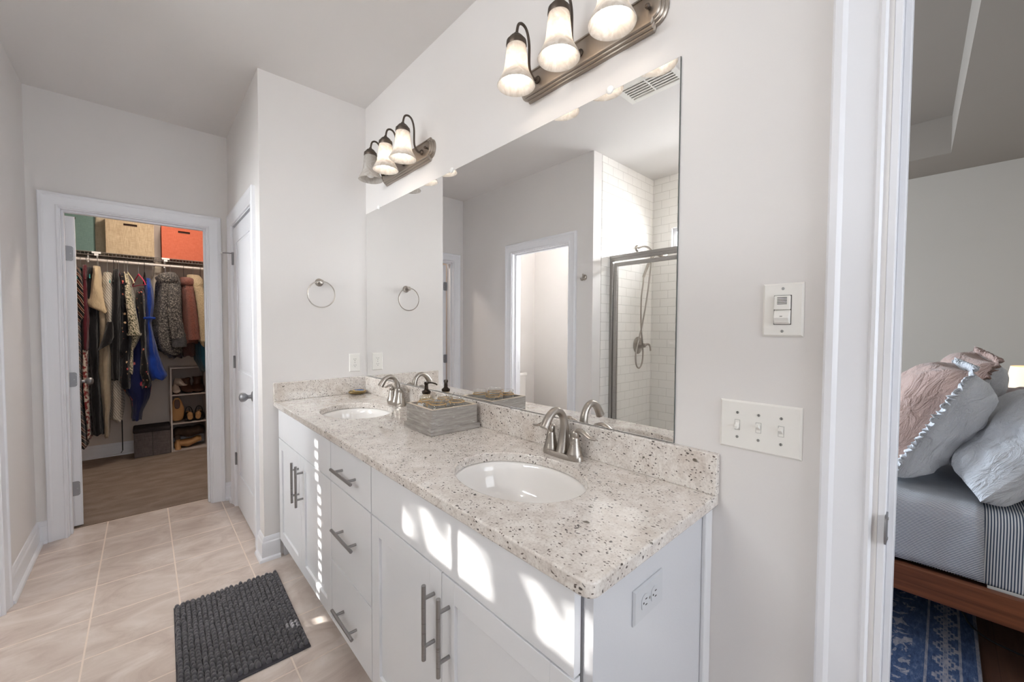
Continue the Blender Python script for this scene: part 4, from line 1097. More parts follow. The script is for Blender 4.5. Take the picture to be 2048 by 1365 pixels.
shoe('ankle_boot', 'brown lace-up ankle boot in the middle of the shelf top tier', 'shoe', 'brown ankle boots', M['brown_l'], (-0.745, 2.99, z3), 0.15, 0.22, 0.085, 0.10)
shoe('ankle_boot', 'brown lace-up ankle boot at the casing side of the shelf top tier', 'shoe', 'brown ankle boots', M['brown_l'], (-0.655, 2.99, z3), -0.05, 0.22, 0.085, 0.11)
shoe('canvas_shoe', 'off-white shoe lying against the side of the shelf top tier', 'shoe', 'off-white shoes', M['blush'], (-0.842, 2.96, z3), 0.1, 0.15, 0.05, lining=M['blush'], sole=M['brown_l'])
shoe('canvas_shoe', 'off-white shoe propped up beside the brown boots', 'shoe', 'off-white shoes', M['blush'], (-0.797, 3.03, z3+0.055), 1.2, 0.13, 0.055, tilt=(0.2, 0.0), lining=M['blush'], sole=M['brown_l'])
shoe('tan_wedge', 'tan leather wedge standing on its toe in the middle tier', 'shoe', None, M['tan_l'], (-0.835, 2.955, z2+0.128), 0.0, 0.235, 0.08, tilt=(math.radians(76), 0), lining=M['brown_l'], sole=M['olive'])
for x, rz, w_ in ((-0.735, 0.05, 'nearer the tan wedge'), (-0.650, -0.15, 'nearer the door casing')):
    s_ = shoe('strappy_sandal', 'black strappy sandal with a tan footbed, ' + w_, 'shoe', 'black strappy sandals', M['blk_l'], (x, 2.965, z2), rz, 0.18, 0.072, lining=M['tan_l'])
    B().loft([[(0.026*math.cos(2*PI*k/14), -0.08+0.006, 0.030+0.040+0.030*math.sin(2*PI*k/14)) for k in range(14)], [(0.023*math.cos(2*PI*k/14), -0.098, 0.016+0.030+0.026*math.sin(2*PI*k/14)) for k in range(14)]]).build('footbed', M['tan_l'], s_)
    B().tube([(0.033*math.cos(a*PI/12), 0.02, 0.07+0.075*math.sin(a*PI/12)) for a in range(13)], 0.004, 6).tube([(0.0, -0.085, 0.055), (0, -0.05, 0.11), (0, 0.02, 0.145)], 0.003, 6).build('strap', M['blk_l'], s_)
def slouch(name, label, m, x0, x1, y, z, r, dz, group):
    t = thing(name, label, 'boot', ((x0+x1)/2, y, z), group)
    b = B(); rings = []
    for i in range(15):
        u = i/14; x = x0+(x1-x0)*u; rr_ = r*(0.7+0.3*math.sin(u*PI)+0.08*math.sin(u*17))
        zc = z + r*0.72 + dz*u + 0.008*math.sin(u*9)
        rings.append([(x, y+rr_*1.5*math.cos(2*PI*k/16), max(z, zc+rr_*0.75*math.sin(2*PI*k/16)+0.003*math.sin(k*2+i))) for k in range(16)])
    b.loft(rings); b.build('shaft', m, t, angle=70)
    b = B(); rings = []
    for i in range(9):
        u = i/8; rings.append([(x0-0.0+0.035*math.cos(2*PI*k/14)*(1-0.3*u)+0.01, y-0.06+0.02*u*0, z+0.002+0.10*u+0.0) if False else (x0+0.028+0.026*(1-0.25*u)*math.cos(2*PI*k/14), y-0.02-0.055*(1-u)+0.035*math.sin(2*PI*k/14), z+0.001+0.10*u) for k in range(14)])
    b.loft(rings); b.build('foot', m, t, angle=70)
    return t
slouch('tall_boot', 'tan suede tall boot folded over on the bottom tier', M['tan_l'], -0.862, -0.635, 2.97, z1, 0.052, 0.03, 'tall boots on the bottom tier')
slouch('tall_boot', 'dark brown suede tall boot slumped over the tan one', M['olive'], -0.865, -0.61, 3.0, z1+0.105, 0.075, 0.005, 'tall boots on the bottom tier')

# grey lidded box on the closet floor
t = thing('storage_ottoman', 'grey fabric storage box with a darker lid on the closet carpet', 'storage box', (-1.03, 2.98, 0.004))
B().box(-1.172, -0.893, 2.85, 3.10, 0.0045, 0.25).build('box', M['greyf'], t, smooth=False, bevel=0.006)
B().box(-1.178, -0.890, 2.842, 3.105, 0.2505, 0.292).build('lid', fabric('dark_grey_linen', (50, 46, 48), (66, 60, 62)), t, smooth=False, bevel=0.012)
B().box(-1.034, -1.031, 2.8485, 2.8498, 0.01, 0.248).build('seam', M['black'], t, smooth=False)

# dark ceiling lamp of the closet
t = thing('closet_light', 'round flush ceiling light inside the closet', 'ceiling light', (-0.9, 1.95, H))
B().lathe([(0.0,-0.001),(0.13,-0.001),(0.135,-0.02),(0.13,-0.03),(0.0,-0.03)], 32, (-0.9,1.95,H)).build('base', M['nickel'], t)
M['dome'] = mat('frosted_dome', (1,1,1,1), 0.4, emis=(1.0, 0.88, 0.76, 1), estr=66)
B().lathe([(0.125,-0.031),(0.12,-0.05),(0.095,-0.075),(0.05,-0.09),(0.0,-0.095)], 32, (-0.9,1.95,H)).build('dome', M['dome'], t)

def fill_lamp(x, y, label, estr, r=0.15, col=(1.0, 0.93, 0.86, 1)):  # unseen ceiling fixtures added to brighten the rooms
    t = thing('fill_ceiling_light', label, 'ceiling light', (x, y, H))
    B().lathe([(0.0,-0.001),(r,-0.001),(r+0.005,-0.02),(r,-0.03),(0.0,-0.03)], 32, (x,y,H)).build('base', M['nickel'], t)
    B().lathe([(r-0.005,-0.031),(r-0.01,-0.05),(r*0.7,-0.075),(r*0.35,-0.09),(0.0,-0.095)], 32, (x,y,H)).build('dome', mat('fill_dome', (1,1,1,1), 0.4, emis=col, estr=estr), t)
fill_lamp(-2.05, 0.15, 'added flush fill light inside the toilet room', 11.5)
fill_lamp(-2.15, -1.75, 'added flush fill light over the shower', 34, 0.10)
fill_lamp(-1.0, -3.35, 'added flush fill light behind the camera end of the bathroom', 3.8)
# ------------------------------------------------------------------ hanging clothes
# silhouettes seen along the rod: (height, x of one side, x of the other side)
SIL = {
    'striped_dress': [(1.858, -1.522, -1.501), (1.733, -1.528, -1.463), (1.554, -1.528, -1.442), (1.411, -1.525, -1.448), (1.352, -1.523, -1.49), (1.105, -1.531, -1.495), (0.834, -1.531, -1.497), (0.56, -1.524, -1.499), (0.378, -1.525, -1.487), (0.225, -1.518, -1.481)],
    'burgundy_top': [(1.881, -1.476, -1.454), (1.736, -1.485, -1.438), (1.556, -1.492, -1.435), (1.375, -1.489, -1.436), (1.194, -1.49, -1.443), (1.103, -1.485, -1.451)],
    'floral_skirt': [(1.104, -1.498, -1.451), (0.922, -1.498, -1.458), (0.647, -1.491, -1.454), (0.417, -1.483, -1.452), (0.297, -1.486, -1.451)],
    'black_dress': [(1.861, -1.451, -1.41), (1.739, -1.457, -1.394), (1.467, -1.45, -1.38), (1.194, -1.449, -1.382), (0.919, -1.448, -1.384), (0.642, -1.447, -1.374), (0.326, -1.441, -1.367)],
    'cream_capelet': [(1.875, -1.41, -1.372), (1.811, -1.408, -1.364), (1.696, -1.43, -1.35), (1.603, -1.45, -1.329), (1.535, -1.461, -1.31), (1.49, -1.437, -1.305), (1.447, -1.358, -1.305)],
    'beige_trousers': [(1.516, -1.382, -1.321), (1.285, -1.38, -1.325), (1.1, -1.384, -1.306), (0.915, -1.391, -1.309), (0.681, -1.379, -1.317), (0.492, -1.37, -1.331), (0.289, -1.364, -1.338)],
    'satin_blouse': [(1.827, -1.344, -1.295), (1.747, -1.355, -1.276), (1.563, -1.352, -1.277), (1.378, -1.336, -1.287), (1.192, -1.333, -1.304)],
    'pale_pleated': [(0.91, -1.316, -1.242), (0.721, -1.319, -1.242), (0.532, -1.32, -1.242), (0.448, -1.325, -1.248), (0.424, -1.292, -1.248)],
    'black_long': [(1.861, -1.278, -1.248), (1.754, -1.283, -1.233), (1.472, -1.302, -1.231), (1.191, -1.314, -1.237), (1.003, -1.311, -1.244), (0.824, -1.311, -1.25)],
    'floral_black': [(1.828, -1.242, -1.201), (1.664, -1.228, -1.19), (1.38, -1.237, -1.182), (1.19, -1.247, -1.164), (1.082, -1.262, -1.16), (1.038, -1.243, -1.174), (0.81, -1.254, -1.179), (0.737, -1.238, -1.18)],
    'leaf_blouse': [(1.827, -1.204, -1.18), (1.713, -1.203, -1.158), (1.524, -1.193, -1.13), (1.333, -1.186, -1.102), (1.228, -1.181, -1.1), (1.189, -1.171, -1.115), (1.093, -1.18, -1.152), (0.877, -1.191, -1.16)],
    'navy_floral': [(1.573, -1.157, -1.087), (1.285, -1.149, -1.071), (0.999, -1.216, -1.069), (0.712, -1.222, -1.045), (0.611, -1.182, -1.054), (0.488, -1.174, -1.103), (0.416, -1.179, -1.112)],
    'floral_camisole': [(1.695, -1.12, -1.074), (1.575, -1.129, -1.062), (1.285, -1.106, -1.063), (1.091, -1.106, -1.06), (0.872, -1.114, -1.042), (0.797, -1.101, -1.029), (0.729, -1.109, -1.052)],
    'blue_dress': [(1.796, -1.069, -1.025), (1.675, -1.067, -1.005), (1.529, -1.07, -1.001), (1.383, -1.058, -1.018), (1.354, -1.062, -1.026), (1.089, -1.067, -0.986), (0.893, -1.07, -0.941), (0.834, -1.064, -0.912), (0.802, -1.043, -0.928)],
    'grey_sherpa': [(1.872, -0.89, -0.836), (1.822, -0.944, -0.806), (1.756, -0.967, -0.795), (1.582, -0.978, -0.794), (1.384, -0.992, -0.794), (1.186, -0.992, -0.793), (1.086, -0.972, -0.795), (1.044, -0.927, -0.796)],
    'under_dark': [(1.135, -0.926, -0.802), (1.06, -0.927, -0.795), (1.008, -0.89, -0.788)],
    'rust_sherpa': [(1.831, -0.79, -0.715), (1.785, -0.795, -0.687), (1.592, -0.786, -0.67), (1.388, -0.786, -0.661), (1.167, -0.793, -0.652), (1.152, -0.794, -0.66)],
    'rust_under': [(1.183, -0.801, -0.672), (1.081, -0.811, -0.674), (1.018, -0.788, -0.683)],
    'cream_sherpa': [(1.862, -0.734, -0.641), (1.811, -0.735, -0.608), (1.597, -0.69, -0.603), (1.338, -0.678, -0.603), (1.128, -0.665, -0.602), (1.112, -0.657, -0.607)],
    'teal_top': [(1.809, -0.637, -0.562), (1.39, -0.644, -0.56), (1.129, -0.689, -0.564), (0.972, -0.684, -0.566), (0.853, -0.636, -0.568)],
    'pale_robe': [(1.977, -0.99, -0.92), (1.797, -1.004, -0.923), (1.591, -1.019, -0.934), (1.335, -1.032, -0.955), (1.129, -1.028, -0.966)],
}
def cloth(name, kind, rgb, rgb2=None, rough=0.85):
    m = mat(name, srgb(*rgb), rough, spec=0.15, sheen=0.2); n = N(m); v = n.coord()
    c2 = srgb(*(rgb2 or rgb)); c1 = srgb(*rgb)
    if kind == 'plain': n.base(n.mix(n.noise(v, 30, 3), c1, c2))
    elif kind == 'stripe':
        n.base(n.ramp(n.wave(n.coord(rot=(0.25, 0.55, 0)), 9, 1.5, 2, 'X'), [(0.0, srgb(22,18,20)), (0.55, srgb(22,18,20)), (0.6, srgb(196,180,160)), (0.7, srgb(196,180,160)), (0.76, srgb(120,62,40)), (0.92, srgb(60,34,28))], 'CONSTANT'))
    elif kind == 'thin_stripe':
        n.base(n.mix(n.wave(n.coord(rot=(0, 0.5, 0)), 22, 2, 2, 'X'), c1, c2))
    elif kind == 'floral':
        d = n.voro(v, 26); x = n.n('ShaderNodeTexVoronoi'); x.inputs['Scale'].default_value = 26; n.l(v, x.inputs['Vector'])
        sep = n.n('ShaderNodeSeparateColor'); n.l(x.outputs['Color'], sep.inputs[0])
        dd = n.math('ADD', d, n.math('MULTIPLY', n.noise(v, 90, 2), 0.35))
        spot = n.ramp(dd, [(0.40, W1), (0.46, W0)])
        fl = n.ramp(sep.outputs[0], [(0.0, srgb(190,110,90)), (0.3, srgb(210,180,140)), (0.5, srgb(196,84,84)), (0.7, srgb(120,100,80))], 'CONSTANT')
        keep = n.math('GREATER_THAN', sep.outputs[1], 0.42)
        n.base(n.mix(n.math('MULTIPLY', spot, keep), c1, fl))
    elif kind == 'bigfloral':
        x = n.n('ShaderNodeTexVoronoi'); x.inputs['Scale'].default_value = 12; n.l(v, x.inputs['Vector'])
        sep = n.n('ShaderNodeSeparateColor'); n.l(x.outputs['Color'], sep.inputs[0])
        dd = n.math('ADD', x.outputs['Distance'], n.math('MULTIPLY', n.noise(v, 40, 3), 0.4))
        spot = n.ramp(dd, [(0.48, W1), (0.54, W0)])
        fl = n.ramp(sep.outputs[0], [(0.0, srgb(214,84,96)), (0.4, srgb(220,120,120)), (0.65, srgb(200,96,70)), (0.85, c2)], 'CONSTANT')
        keep = n.math('GREATER_THAN', sep.outputs[1], 0.35)
        n.base(n.mix(n.math('MULTIPLY', spot, keep), c1, fl))
    elif kind == 'redfloral':
        n.base(n.ramp(n.noise(v, 34, 3, 0.6), [(0.48, srgb(206,190,176)), (0.54, srgb(130,50,50))]))
    elif kind == 'leaf':
        n.base(n.ramp(n.wave(n.coord((1,1,0.7)), 26, 9, 2, 'DIAGONAL', dscale=2.2), [(0.3, c2), (0.5, c1)]))
    elif kind == 'sherpa':
        h = n.noise(v, 120, 3, 0.8); n.base(n.ramp(h, [(0.38, c2), (0.6, c1)])); n.bump(h, 1.0, 0.02); return m
    elif kind == 'fleck':
        h = n.noise(n.coord((1,1,0.8)), 95, 4, 0.85); n.base(n.ramp(h, [(0.42, srgb(40,38,40)), (0.52, srgb(84,80,78)), (0.6, srgb(190,180,168))])); n.bump(h, 1.0, 0.02); return m
    n.bump(n.noise(n.coord((1, 1, 0.35)), 16, 4, 0.6), 0.6, 0.03)
    return m
def lerp_sil(sil, z):
    s = sorted(sil, key=lambda r: -r[0])
    if z >= s[0][0]: return s[0][1], s[0][2]
    for a, b_ in zip(s, s[1:]):
        if z >= b_[0]:
            u = (a[0]-z)/max(1e-6, a[0]-b_[0]); return a[1]+(b_[1]-a[1])*u, a[2]+(b_[2]-a[2])*u
    return s[-1][1], s[-1][2]
def garment(key, name, label, cat, m, hy=0.19, yc=YR, folds=7, amp=0.10, seed=0, shoulder=0.10, hood=False, group='clothes on the closet rod', parent=None, hem=0.012):
    sil = SIL[key]; z1, z0 = max(r[0] for r in sil), min(r[0] for r in sil)
    n_ = 44; rings = []; rnd = random.Random(seed)
    ph = [rnd.uniform(0, 6.28) for _ in range(6)]
    rows = max(12, int((z1-z0)/0.022))
    for i in range(rows+1):
        z = z1 - (z1-z0)*i/rows
        a, b_ = lerp_sil(sil, z); xc = (a+b_)/2; hx = max(0.012, (b_-a)/2*1.1)
        d = (z1 - z)
        yy = hy*min(1.0, 0.30 + 0.70*min(1, d/shoulder)**0.7) if shoulder else hy
        yy *= 1 + 0.05*math.sin(d*5+ph[0])
        ring = []
        for j in range(n_):
            t_ = 2*PI*j/n_; c_, s_ = math.cos(t_), math.sin(t_)
            fold = 1 + amp*min(1, d/0.15+0.2)*(math.sin(folds*t_+ph[1]+d*1.5)+0.5*math.sin((folds*2+1)*t_+ph[2]+d*4))*0.6
            px = xc + hx*(abs(c_)**0.75)*(1 if c_ > 0 else -1)*fold
            nz = noise.noise(Vector((t_*1.5+seed*3.1, z*6, seed)))
            py = yc + yy*(abs(s_)**0.9)*(1 if s_ > 0 else -1)*(1+0.3*(fold-1)) + nz*0.012
            zz = z + (hem*math.sin(folds*t_+ph[3]) if i == rows else 0)
            ring.append((px + nz*0.007, py, zz))
        rings.append(ring)
    b = B().loft(rings)
    o = b.build(name, m, parent, origin=None if parent else (sum(lerp_sil(sil, z1))/2, yc, z1), angle=80)
    if parent is None: tag(o, label, cat, group)
    return o
def hanger(x, zt, colr, label, width=0.2, rz=0.0, sh=0.11, metal_hook=True):
    """hook over the rod, shoulders hanging at height zt"""
    t = thing('clothes_hanger', label, 'hanger', (x, YR, ZR), 'hangers on the closet rod', local=True, rot=(0,0,rz))
    hk = [(0, 0.0155*math.cos(a), 0.0155*math.sin(a)) for a in [PI*(-0.25)+PI*1.25*k/12 for k in range(13)]]
    d = ZR - zt
    hk = hk + [(0, -0.0145, -0.012), (0, -0.004, -0.032), (0, 0, -0.045), (0, 0, -d)]
    B().tube(hk, 0.0019, 6).build('hook', M['screw'] if metal_hook else colr, t)
    B().tube(bez([(0, 0, -d+0.004), (0, -0.03, -d-0.012), (0, -width*0.6, -d-0.05), (0, -width, -d-sh+0.01), (0, -width+0.012, -d-sh), (0, 0, -d-sh+0.004), (0, width-0.012, -d-sh), (0, width, -d-sh+0.01), (0, width*0.6, -d-0.05), (0, 0.03, -d-0.012), (0, 0, -d+0.004)], 4), 0.0045, 8).build('frame', colr, t)
    return t
hc = lambda n_, c: mat(n_, srgb(*c), 0.5)
M['h_teal'] = hc('teal_hanger', (50, 130, 130)); M['h_pink'] = hc('pink_hanger', (214, 60, 96)); M['h_red'] = hc('red_hanger', (150, 44, 58))
M['h_cream'] = hc('cream_hanger', (214, 200, 168)); M['h_black'] = hc('black_hanger', (28, 26, 28)); M['h_burg'] = hc('burgundy_hanger', (96, 34, 38)); M['h_wood'] = hc('wooden_hanger', (170, 130, 90))
K = {
 'striped_dress': ('striped_dress', 'black, rust and white diagonally striped dress hanging beside the open closet door', 'dress', cloth('striped_cloth', 'stripe', (22,18,20))),
 'burgundy_top': ('burgundy_top', 'plain burgundy top hanging between the striped and the long black dress', 'top', cloth('burgundy_cloth', 'plain', (92,30,40), (74,22,32))),
 'black_dress': ('black_dress', 'long plain black dress hanging behind the cream capelet', 'dress', cloth('black_cloth', 'plain', (20,19,22), (28,27,30))),
 'cream_capelet': ('cream_capelet', 'cream triangular capelet with its hem pointing at the door side', 'top', cloth('cream_cloth', 'plain', (206,186,154), (190,170,138))),
 'beige_trousers': ('beige_trousers', 'long crumpled beige linen trousers below the cream capelet', 'trousers', cloth('beige_cloth', 'plain', (170,156,134), (150,136,116))),
 'satin_blouse': ('satin_blouse', 'silvery cream satin blouse on a teal hanger', 'blouse', cloth('satin_cloth', 'thin_stripe', (206,198,184), (150,144,134), 0.4)),
 'pale_pleated': ('pleated_skirt', 'pale pleated skirt showing only below the black tunic', 'skirt', cloth('pale_stripe_cloth', 'thin_stripe', (190,182,170), (140,134,124))),
 'black_long': ('black_tunic', 'black tunic with a flared sleeve, hanging beside the satin blouse', 'top', cloth('black_cloth_two', 'plain', (24,22,25), (14,13,15))),
 'floral_black': ('floral_blouse', 'black blouse printed with small salmon flowers on a red hanger', 'blouse', cloth('small_floral', 'floral', (18,17,22))),
 'leaf_blouse': ('leaf_print_blouse', 'cream blouse with a green leaf print and gathered cuff', 'blouse', cloth('leaf_cloth', 'leaf', (196,186,162), (84,84,66))),
 'navy_floral': ('floral_maxi_dress', 'long navy maxi dress with big coral flowers', 'dress', cloth('navy_floral', 'bigfloral', (24,30,72), (40,40,80))),
 'floral_camisole': ('floral_sundress', 'black sundress with cream and coral flowers on a pink hanger', 'dress', cloth('camisole_floral', 'floral', (20,18,20))),
 'blue_dress': ('blue_dress', 'royal blue wrap dress with a flared skirt on a black hanger', 'dress', cloth('royal_blue', 'plain', (24,62,150), (16,46,124))),
 'grey_sherpa': ('grey_fleece_jacket', 'speckled grey hooded fleece jacket hanging next to the rust one', 'jacket', cloth('grey_fleece', 'fleck', (80,78,78))),
 'rust_sherpa': ('rust_fleece_coat', 'rust brown fleece coat hanging between the grey and cream ones', 'coat', cloth('rust_fleece', 'sherpa', (150,88,72), (110,62,52))),
 'cream_sherpa': ('cream_fleece_jacket', 'cream fleece jacket hanging next to the doorway casing', 'jacket', cloth('cream_fleece', 'sherpa', (222,200,162), (186,162,126))),
 'teal_top': ('teal_cardigan', 'dark teal cardigan hanging above the shoe shelf, partly behind the casing', 'cardigan', cloth('teal_cloth', 'plain', (20,66,84), (14,50,66))),
 'pale_robe': ('pale_robe', 'pale cream robe hanging behind the rod between the blue dress and grey jacket', 'robe', cloth('pale_cloth', 'plain', (196,184,168), (178,166,150))),
}
opts = {'cream_capelet': dict(hy=0.16, yc=YR-0.03, amp=0.05, shoulder=0.05, folds=5), 'pale_robe': dict(yc=2.95, hy=0.06, amp=0.1, shoulder=0), 'pale_pleated': dict(hy=0.13, amp=0.22, shoulder=0, yc=YR),
        'grey_sherpa': dict(amp=0.12, folds=5, hy=0.21), 'rust_sherpa': dict(amp=0.06, folds=4, hy=0.21), 'cream_sherpa': dict(amp=0.06, folds=4, hy=0.21), 'blue_dress': dict(amp=0.10, folds=6),
        'beige_trousers': dict(hy=0.12, amp=0.2, shoulder=0, yc=YR-0.04), 'black_dress': dict(hy=0.16), 'burgundy_top': dict(hy=0.17), 'navy_floral': dict(hy=0.15, yc=YR+0.03), 'floral_camisole': dict(hy=0.16, yc=YR-0.03, shoulder=0.04)}
GO = {}
for i, (k, (nm, lb, cat_, m_)) in enumerate(K.items()):
    GO[k] = garment(k, nm, lb, cat_, m_, seed=i+1, **opts.get(k, {}))
def gpart(key, name, par, m_, **kw):
    """an extra piece of a garment, its mesh in the parent's frame"""
    o = garment(key, name, None, None, m_, parent=None, **kw)
    for k in ('label', 'category', 'group'):
        if k in o: del o[k]
    o.parent = par; o.location = Vector((0,0,0))
    off = Vector(o['_base']) - Vector(par['_base'])
    o.data.transform(Matrix.Translation(off)); return o
gpart('floral_skirt', 'printed_hem', GO['burgundy_top'], cloth('red_floral', 'redfloral', (200,180,170)), hy=0.15, shoulder=0, seed=31)
gpart('under_dark', 'dark_lining', GO['grey_sherpa'], cloth('dark_lining', 'plain', (34,26,30)), hy=0.16, shoulder=0, seed=32)
gpart('rust_under', 'lower_hem', GO['rust_sherpa'], cloth('dark_rust', 'sherpa', (92,52,46), (66,36,34)), hy=0.15, shoulder=0, seed=33)
# pieces modelled in world space and parented
def wpart(b, name, m_, par, **kw):
    o = b.build(name, m_, par, **kw); return o
yF = YR - 0.17
# flared sleeve of the black tunic
z_s = 1.12
B_ = B().loft([[(-1.305+0.020*math.cos(2*PI*k/16), yF-0.01+0.03*math.sin(2*PI*k/16), 1.36) for k in range(16)], [(-1.318+0.035*math.cos(2*PI*k/16), yF-0.03+0.05*math.sin(2*PI*k/16), 1.22) for k in range(16)], [(-1.345+0.045*math.cos(2*PI*k/16), yF-0.04+0.07*math.sin(2*PI*k/16), 1.13+0.035*math.cos(2*PI*k/16)) for k in range(16)]])
wpart(B_, 'sleeve', K['black_long'][3], GO['black_long'])
# hood and sleeve of the jackets
def blob(cx, cy, cz, rx, ry, rz, seed=0, n1=14, n2=22, rough=0.05):
    b = B(); rings = []
    for i in range(1, n1):
        ph = PI*i/n1; rings.append([(cx+rx*math.sin(ph)*math.cos(2*PI*j/n2)*(1+rough*noise.noise(Vector((i*0.6, math.cos(2*PI*j/n2)*2, seed+math.sin(2*PI*j/n2)*2)))), cy+ry*math.sin(ph)*math.sin(2*PI*j/n2), cz+rz*math.cos(ph)) for j in range(n2)])
    return b.loft(rings)
def sleeve(par, m_, pts, rad, name='sleeve', flat=0.8):
    p = bez(pts, 6); k = len(p)
    rr_ = [rad[0] + (rad[1]-rad[0])*i/(k-1) + 0.003*math.sin(i*1.9) for i in range(k)]
    return wpart(B().tube(p, rr_, 16, True, flat), name, m_, par, angle=80)
gs, rs, cs_ = GO['grey_sherpa'], GO['rust_sherpa'], GO['cream_sherpa']
wpart(blob(-0.895, YR-0.13, 1.785, 0.088, 0.11, 0.075, 3, rough=0.25), 'hood', K['grey_sherpa'][3], gs, angle=80)
wpart(blob(-0.735, YR-0.12, 1.765, 0.062, 0.10, 0.06, 5, rough=0.2), 'hood', K['rust_sherpa'][3], rs, angle=80)
sleeve(gs, K['grey_sherpa'][3], [(-0.845, YR-0.19, 1.72), (-0.85, YR-0.235, 1.6), (-0.85, YR-0.24, 1.4), (-0.825, YR-0.235, 1.21)], (0.055, 0.062))
wpart(B().lathe([(0.0,0),(0.056,0),(0.058,0.05),(0.05,0.10),(0.0,0.10)], 20, (-0.822, YR-0.235, 1.12)), 'cuff', cloth('charcoal_rib', 'sherpa', (84,82,84), (50,49,52)), gs, angle=60)
sleeve(rs, K['rust_sherpa'][3], [(-0.735, YR-0.18, 1.70), (-0.725, YR-0.225, 1.55), (-0.715, YR-0.235, 1.38), (-0.705, YR-0.23, 1.19)], (0.045, 0.062))
sleeve(cs_, K['cream_sherpa'][3], [(-0.66, YR-0.18, 1.72), (-0.64, YR-0.21, 1.55), (-0.632, YR-0.215, 1.38), (-0.625, YR-0.21, 1.17)], (0.045, 0.05))
lfb = GO['leaf_blouse']
sleeve(lfb, K['leaf_blouse'][3], [(-1.19, YR-0.16, 1.70), (-1.175, YR-0.20, 1.55), (-1.155, YR-0.21, 1.38), (-1.145, YR-0.205, 1.25)], (0.020, 0.052))
wpart(B().lathe([(0.0,0),(0.05,0.0),(0.052,0.02),(0.03,-0.0)], 16, (-1.145, YR-0.205, 1.235)), 'cuff', K['leaf_blouse'][3], lfb)
bd = GO['blue_dress']
wpart(B().tube([(-1.075, YR-0.17, 1.40), (-1.03, YR-0.19, 1.402), (-1.0, YR-0.17, 1.40)], 0.012, 10), 'waist_tie', K['blue_dress'][3], bd)
# hangers
HG = [(-1.530, 1.86, 'h_black', 'hanger of the striped dress by the open closet door', 0.19, 0.02), (-1.492, 1.85, 'h_teal', 'teal hanger poking up beside the striped dress', 0.19, -0.06),
      (-1.458, 1.85, 'h_burg', 'burgundy hanger holding the burgundy top', 0.17, 0.03), (-1.436, 1.86, 'h_teal', 'teal hanger inside the long black dress', 0.17, 0.05),
      (-1.383, 1.87, 'h_wood', 'wooden hanger holding the cream capelet', 0.17, -0.1), (-1.322, 1.83, 'h_teal', 'teal hanger holding the satin blouse', 0.18, 0.12),
      (-1.279, 1.84, 'h_black', 'black hanger holding the black tunic', 0.18, 0.0), (-1.262, 1.84, 'h_cream', 'pale hanger holding the pleated skirt', 0.15, 0.0), (-1.245, 1.83, 'h_red', 'red hanger holding the small-flowered blouse', 0.18, 0.16),
      (-1.207, 1.84, 'h_cream', 'cream hanger holding the leaf print blouse', 0.18, 0.08), (-1.184, 1.84, 'h_cream', 'cream hanger holding the navy maxi dress', 0.18, 0.24),
      (-1.107, 1.83, 'h_pink', 'pink hanger holding the floral sundress', 0.18, 0.26), (-1.064, 1.85, 'h_black', 'black hanger holding the royal blue dress', 0.18, 0.05),
      (-0.870, 1.82, 'h_wood', 'hanger holding the speckled grey fleece jacket', 0.18, 0.0), (-0.765, 1.83, 'h_black', 'black hanger holding the rust fleece coat', 0.18, 0.0),
      (-0.688, 1.83, 'h_wood', 'hanger holding the cream fleece jacket', 0.18, 0.0), (-0.628, 1.83, 'h_black', 'hanger of the teal cardigan by the casing', 0.18, 0.0)]
for x, zt, c_, lb, w_, rz in HG: hanger(x, zt, M[c_], lb, w_, rz, metal_hook=(c_ != 'h_black'))
# long thin belt dangling to the floor
tag(B().tube(bez([(-1.262, YR-0.03, 1.35), (-1.258, YR-0.02, 0.9), (-1.25, YR-0.02, 0.5), (-1.250, YR-0.02, 0.16), (-1.252, YR-0.02, 0.12), (-1.262, YR-0.03, 0.10)], 6), 0.0045, 8, flat=0.5).build('cloth_belt', M['black'], origin=(-1.26, YR-0.02, 1.35)), 'thin dark cloth belt dangling from the clothes almost to the carpet', 'belt')

# ------------------------------------------------------------------ bedroom
def stripes(name, axis, scale):
    m = mat(name, srgb(150,158,170), 0.85, spec=0.15); n = N(m)
    v = n.coord()
    if axis == 'Z':
        sp_ = n.n('ShaderNodeSeparateXYZ'); n.l(v, sp_.inputs[0]); cb = n.n('ShaderNodeCombineXYZ')
        n.l(n.math('ADD', sp_.outputs[2], sp_.outputs[0]), cb.inputs[2]); v = cb.outputs[0]
    w = n.wave(v, scale, 0.0, 0, axis)
    n.base(n.ramp(w, [(0.40, srgb(78, 88, 106)), (0.55, srgb(228, 228, 228))])); n.bump(n.noise(n.coord((1,1,1)), 9, 4), 0.4, 0.03); return m
M['sheet_h'] = stripes('striped_flat_sheet', 'Z', 46); M['sheet_v'] = stripes('striped_fitted_sheet', 'Y', 40)
bd_ = thing('bed', 'low wooden platform bed frame in the bedroom', 'bed', (2.1, -2.3, 0.0))
bX0, bX1, bY0, bY1 = 1.31, 2.92, -3.42, -1.25
B().box(bX0, bX0+0.03, bY0, bY1, 0.195, 0.312).build('side_rail', M['bed_wood'], bd_, smooth=False, bevel=0.004)
B().box(bX1-0.03, bX1, bY0, bY1, 0.195, 0.312).build('side_rail', M['bed_wood'], bd_, smooth=False, bevel=0.004)
B().box(bX0+0.03, bX1-0.03, bY1-0.03, bY1, 0.195, 0.312).build('foot_rail', M['bed_wood'], bd_, smooth=False, bevel=0.004)
B().box(bX0+0.03, bX1-0.03, bY0, bY0+0.04, 0.195, 1.0).build('headboard', M['bed_wood'], bd_, smooth=False, bevel=0.004)
B().box(bX0+0.03, bX1-0.03, bY0+0.04, bY1-0.03, 0.27, 0.30).build('slats', M['nightstand_wood'], bd_, smooth=False)
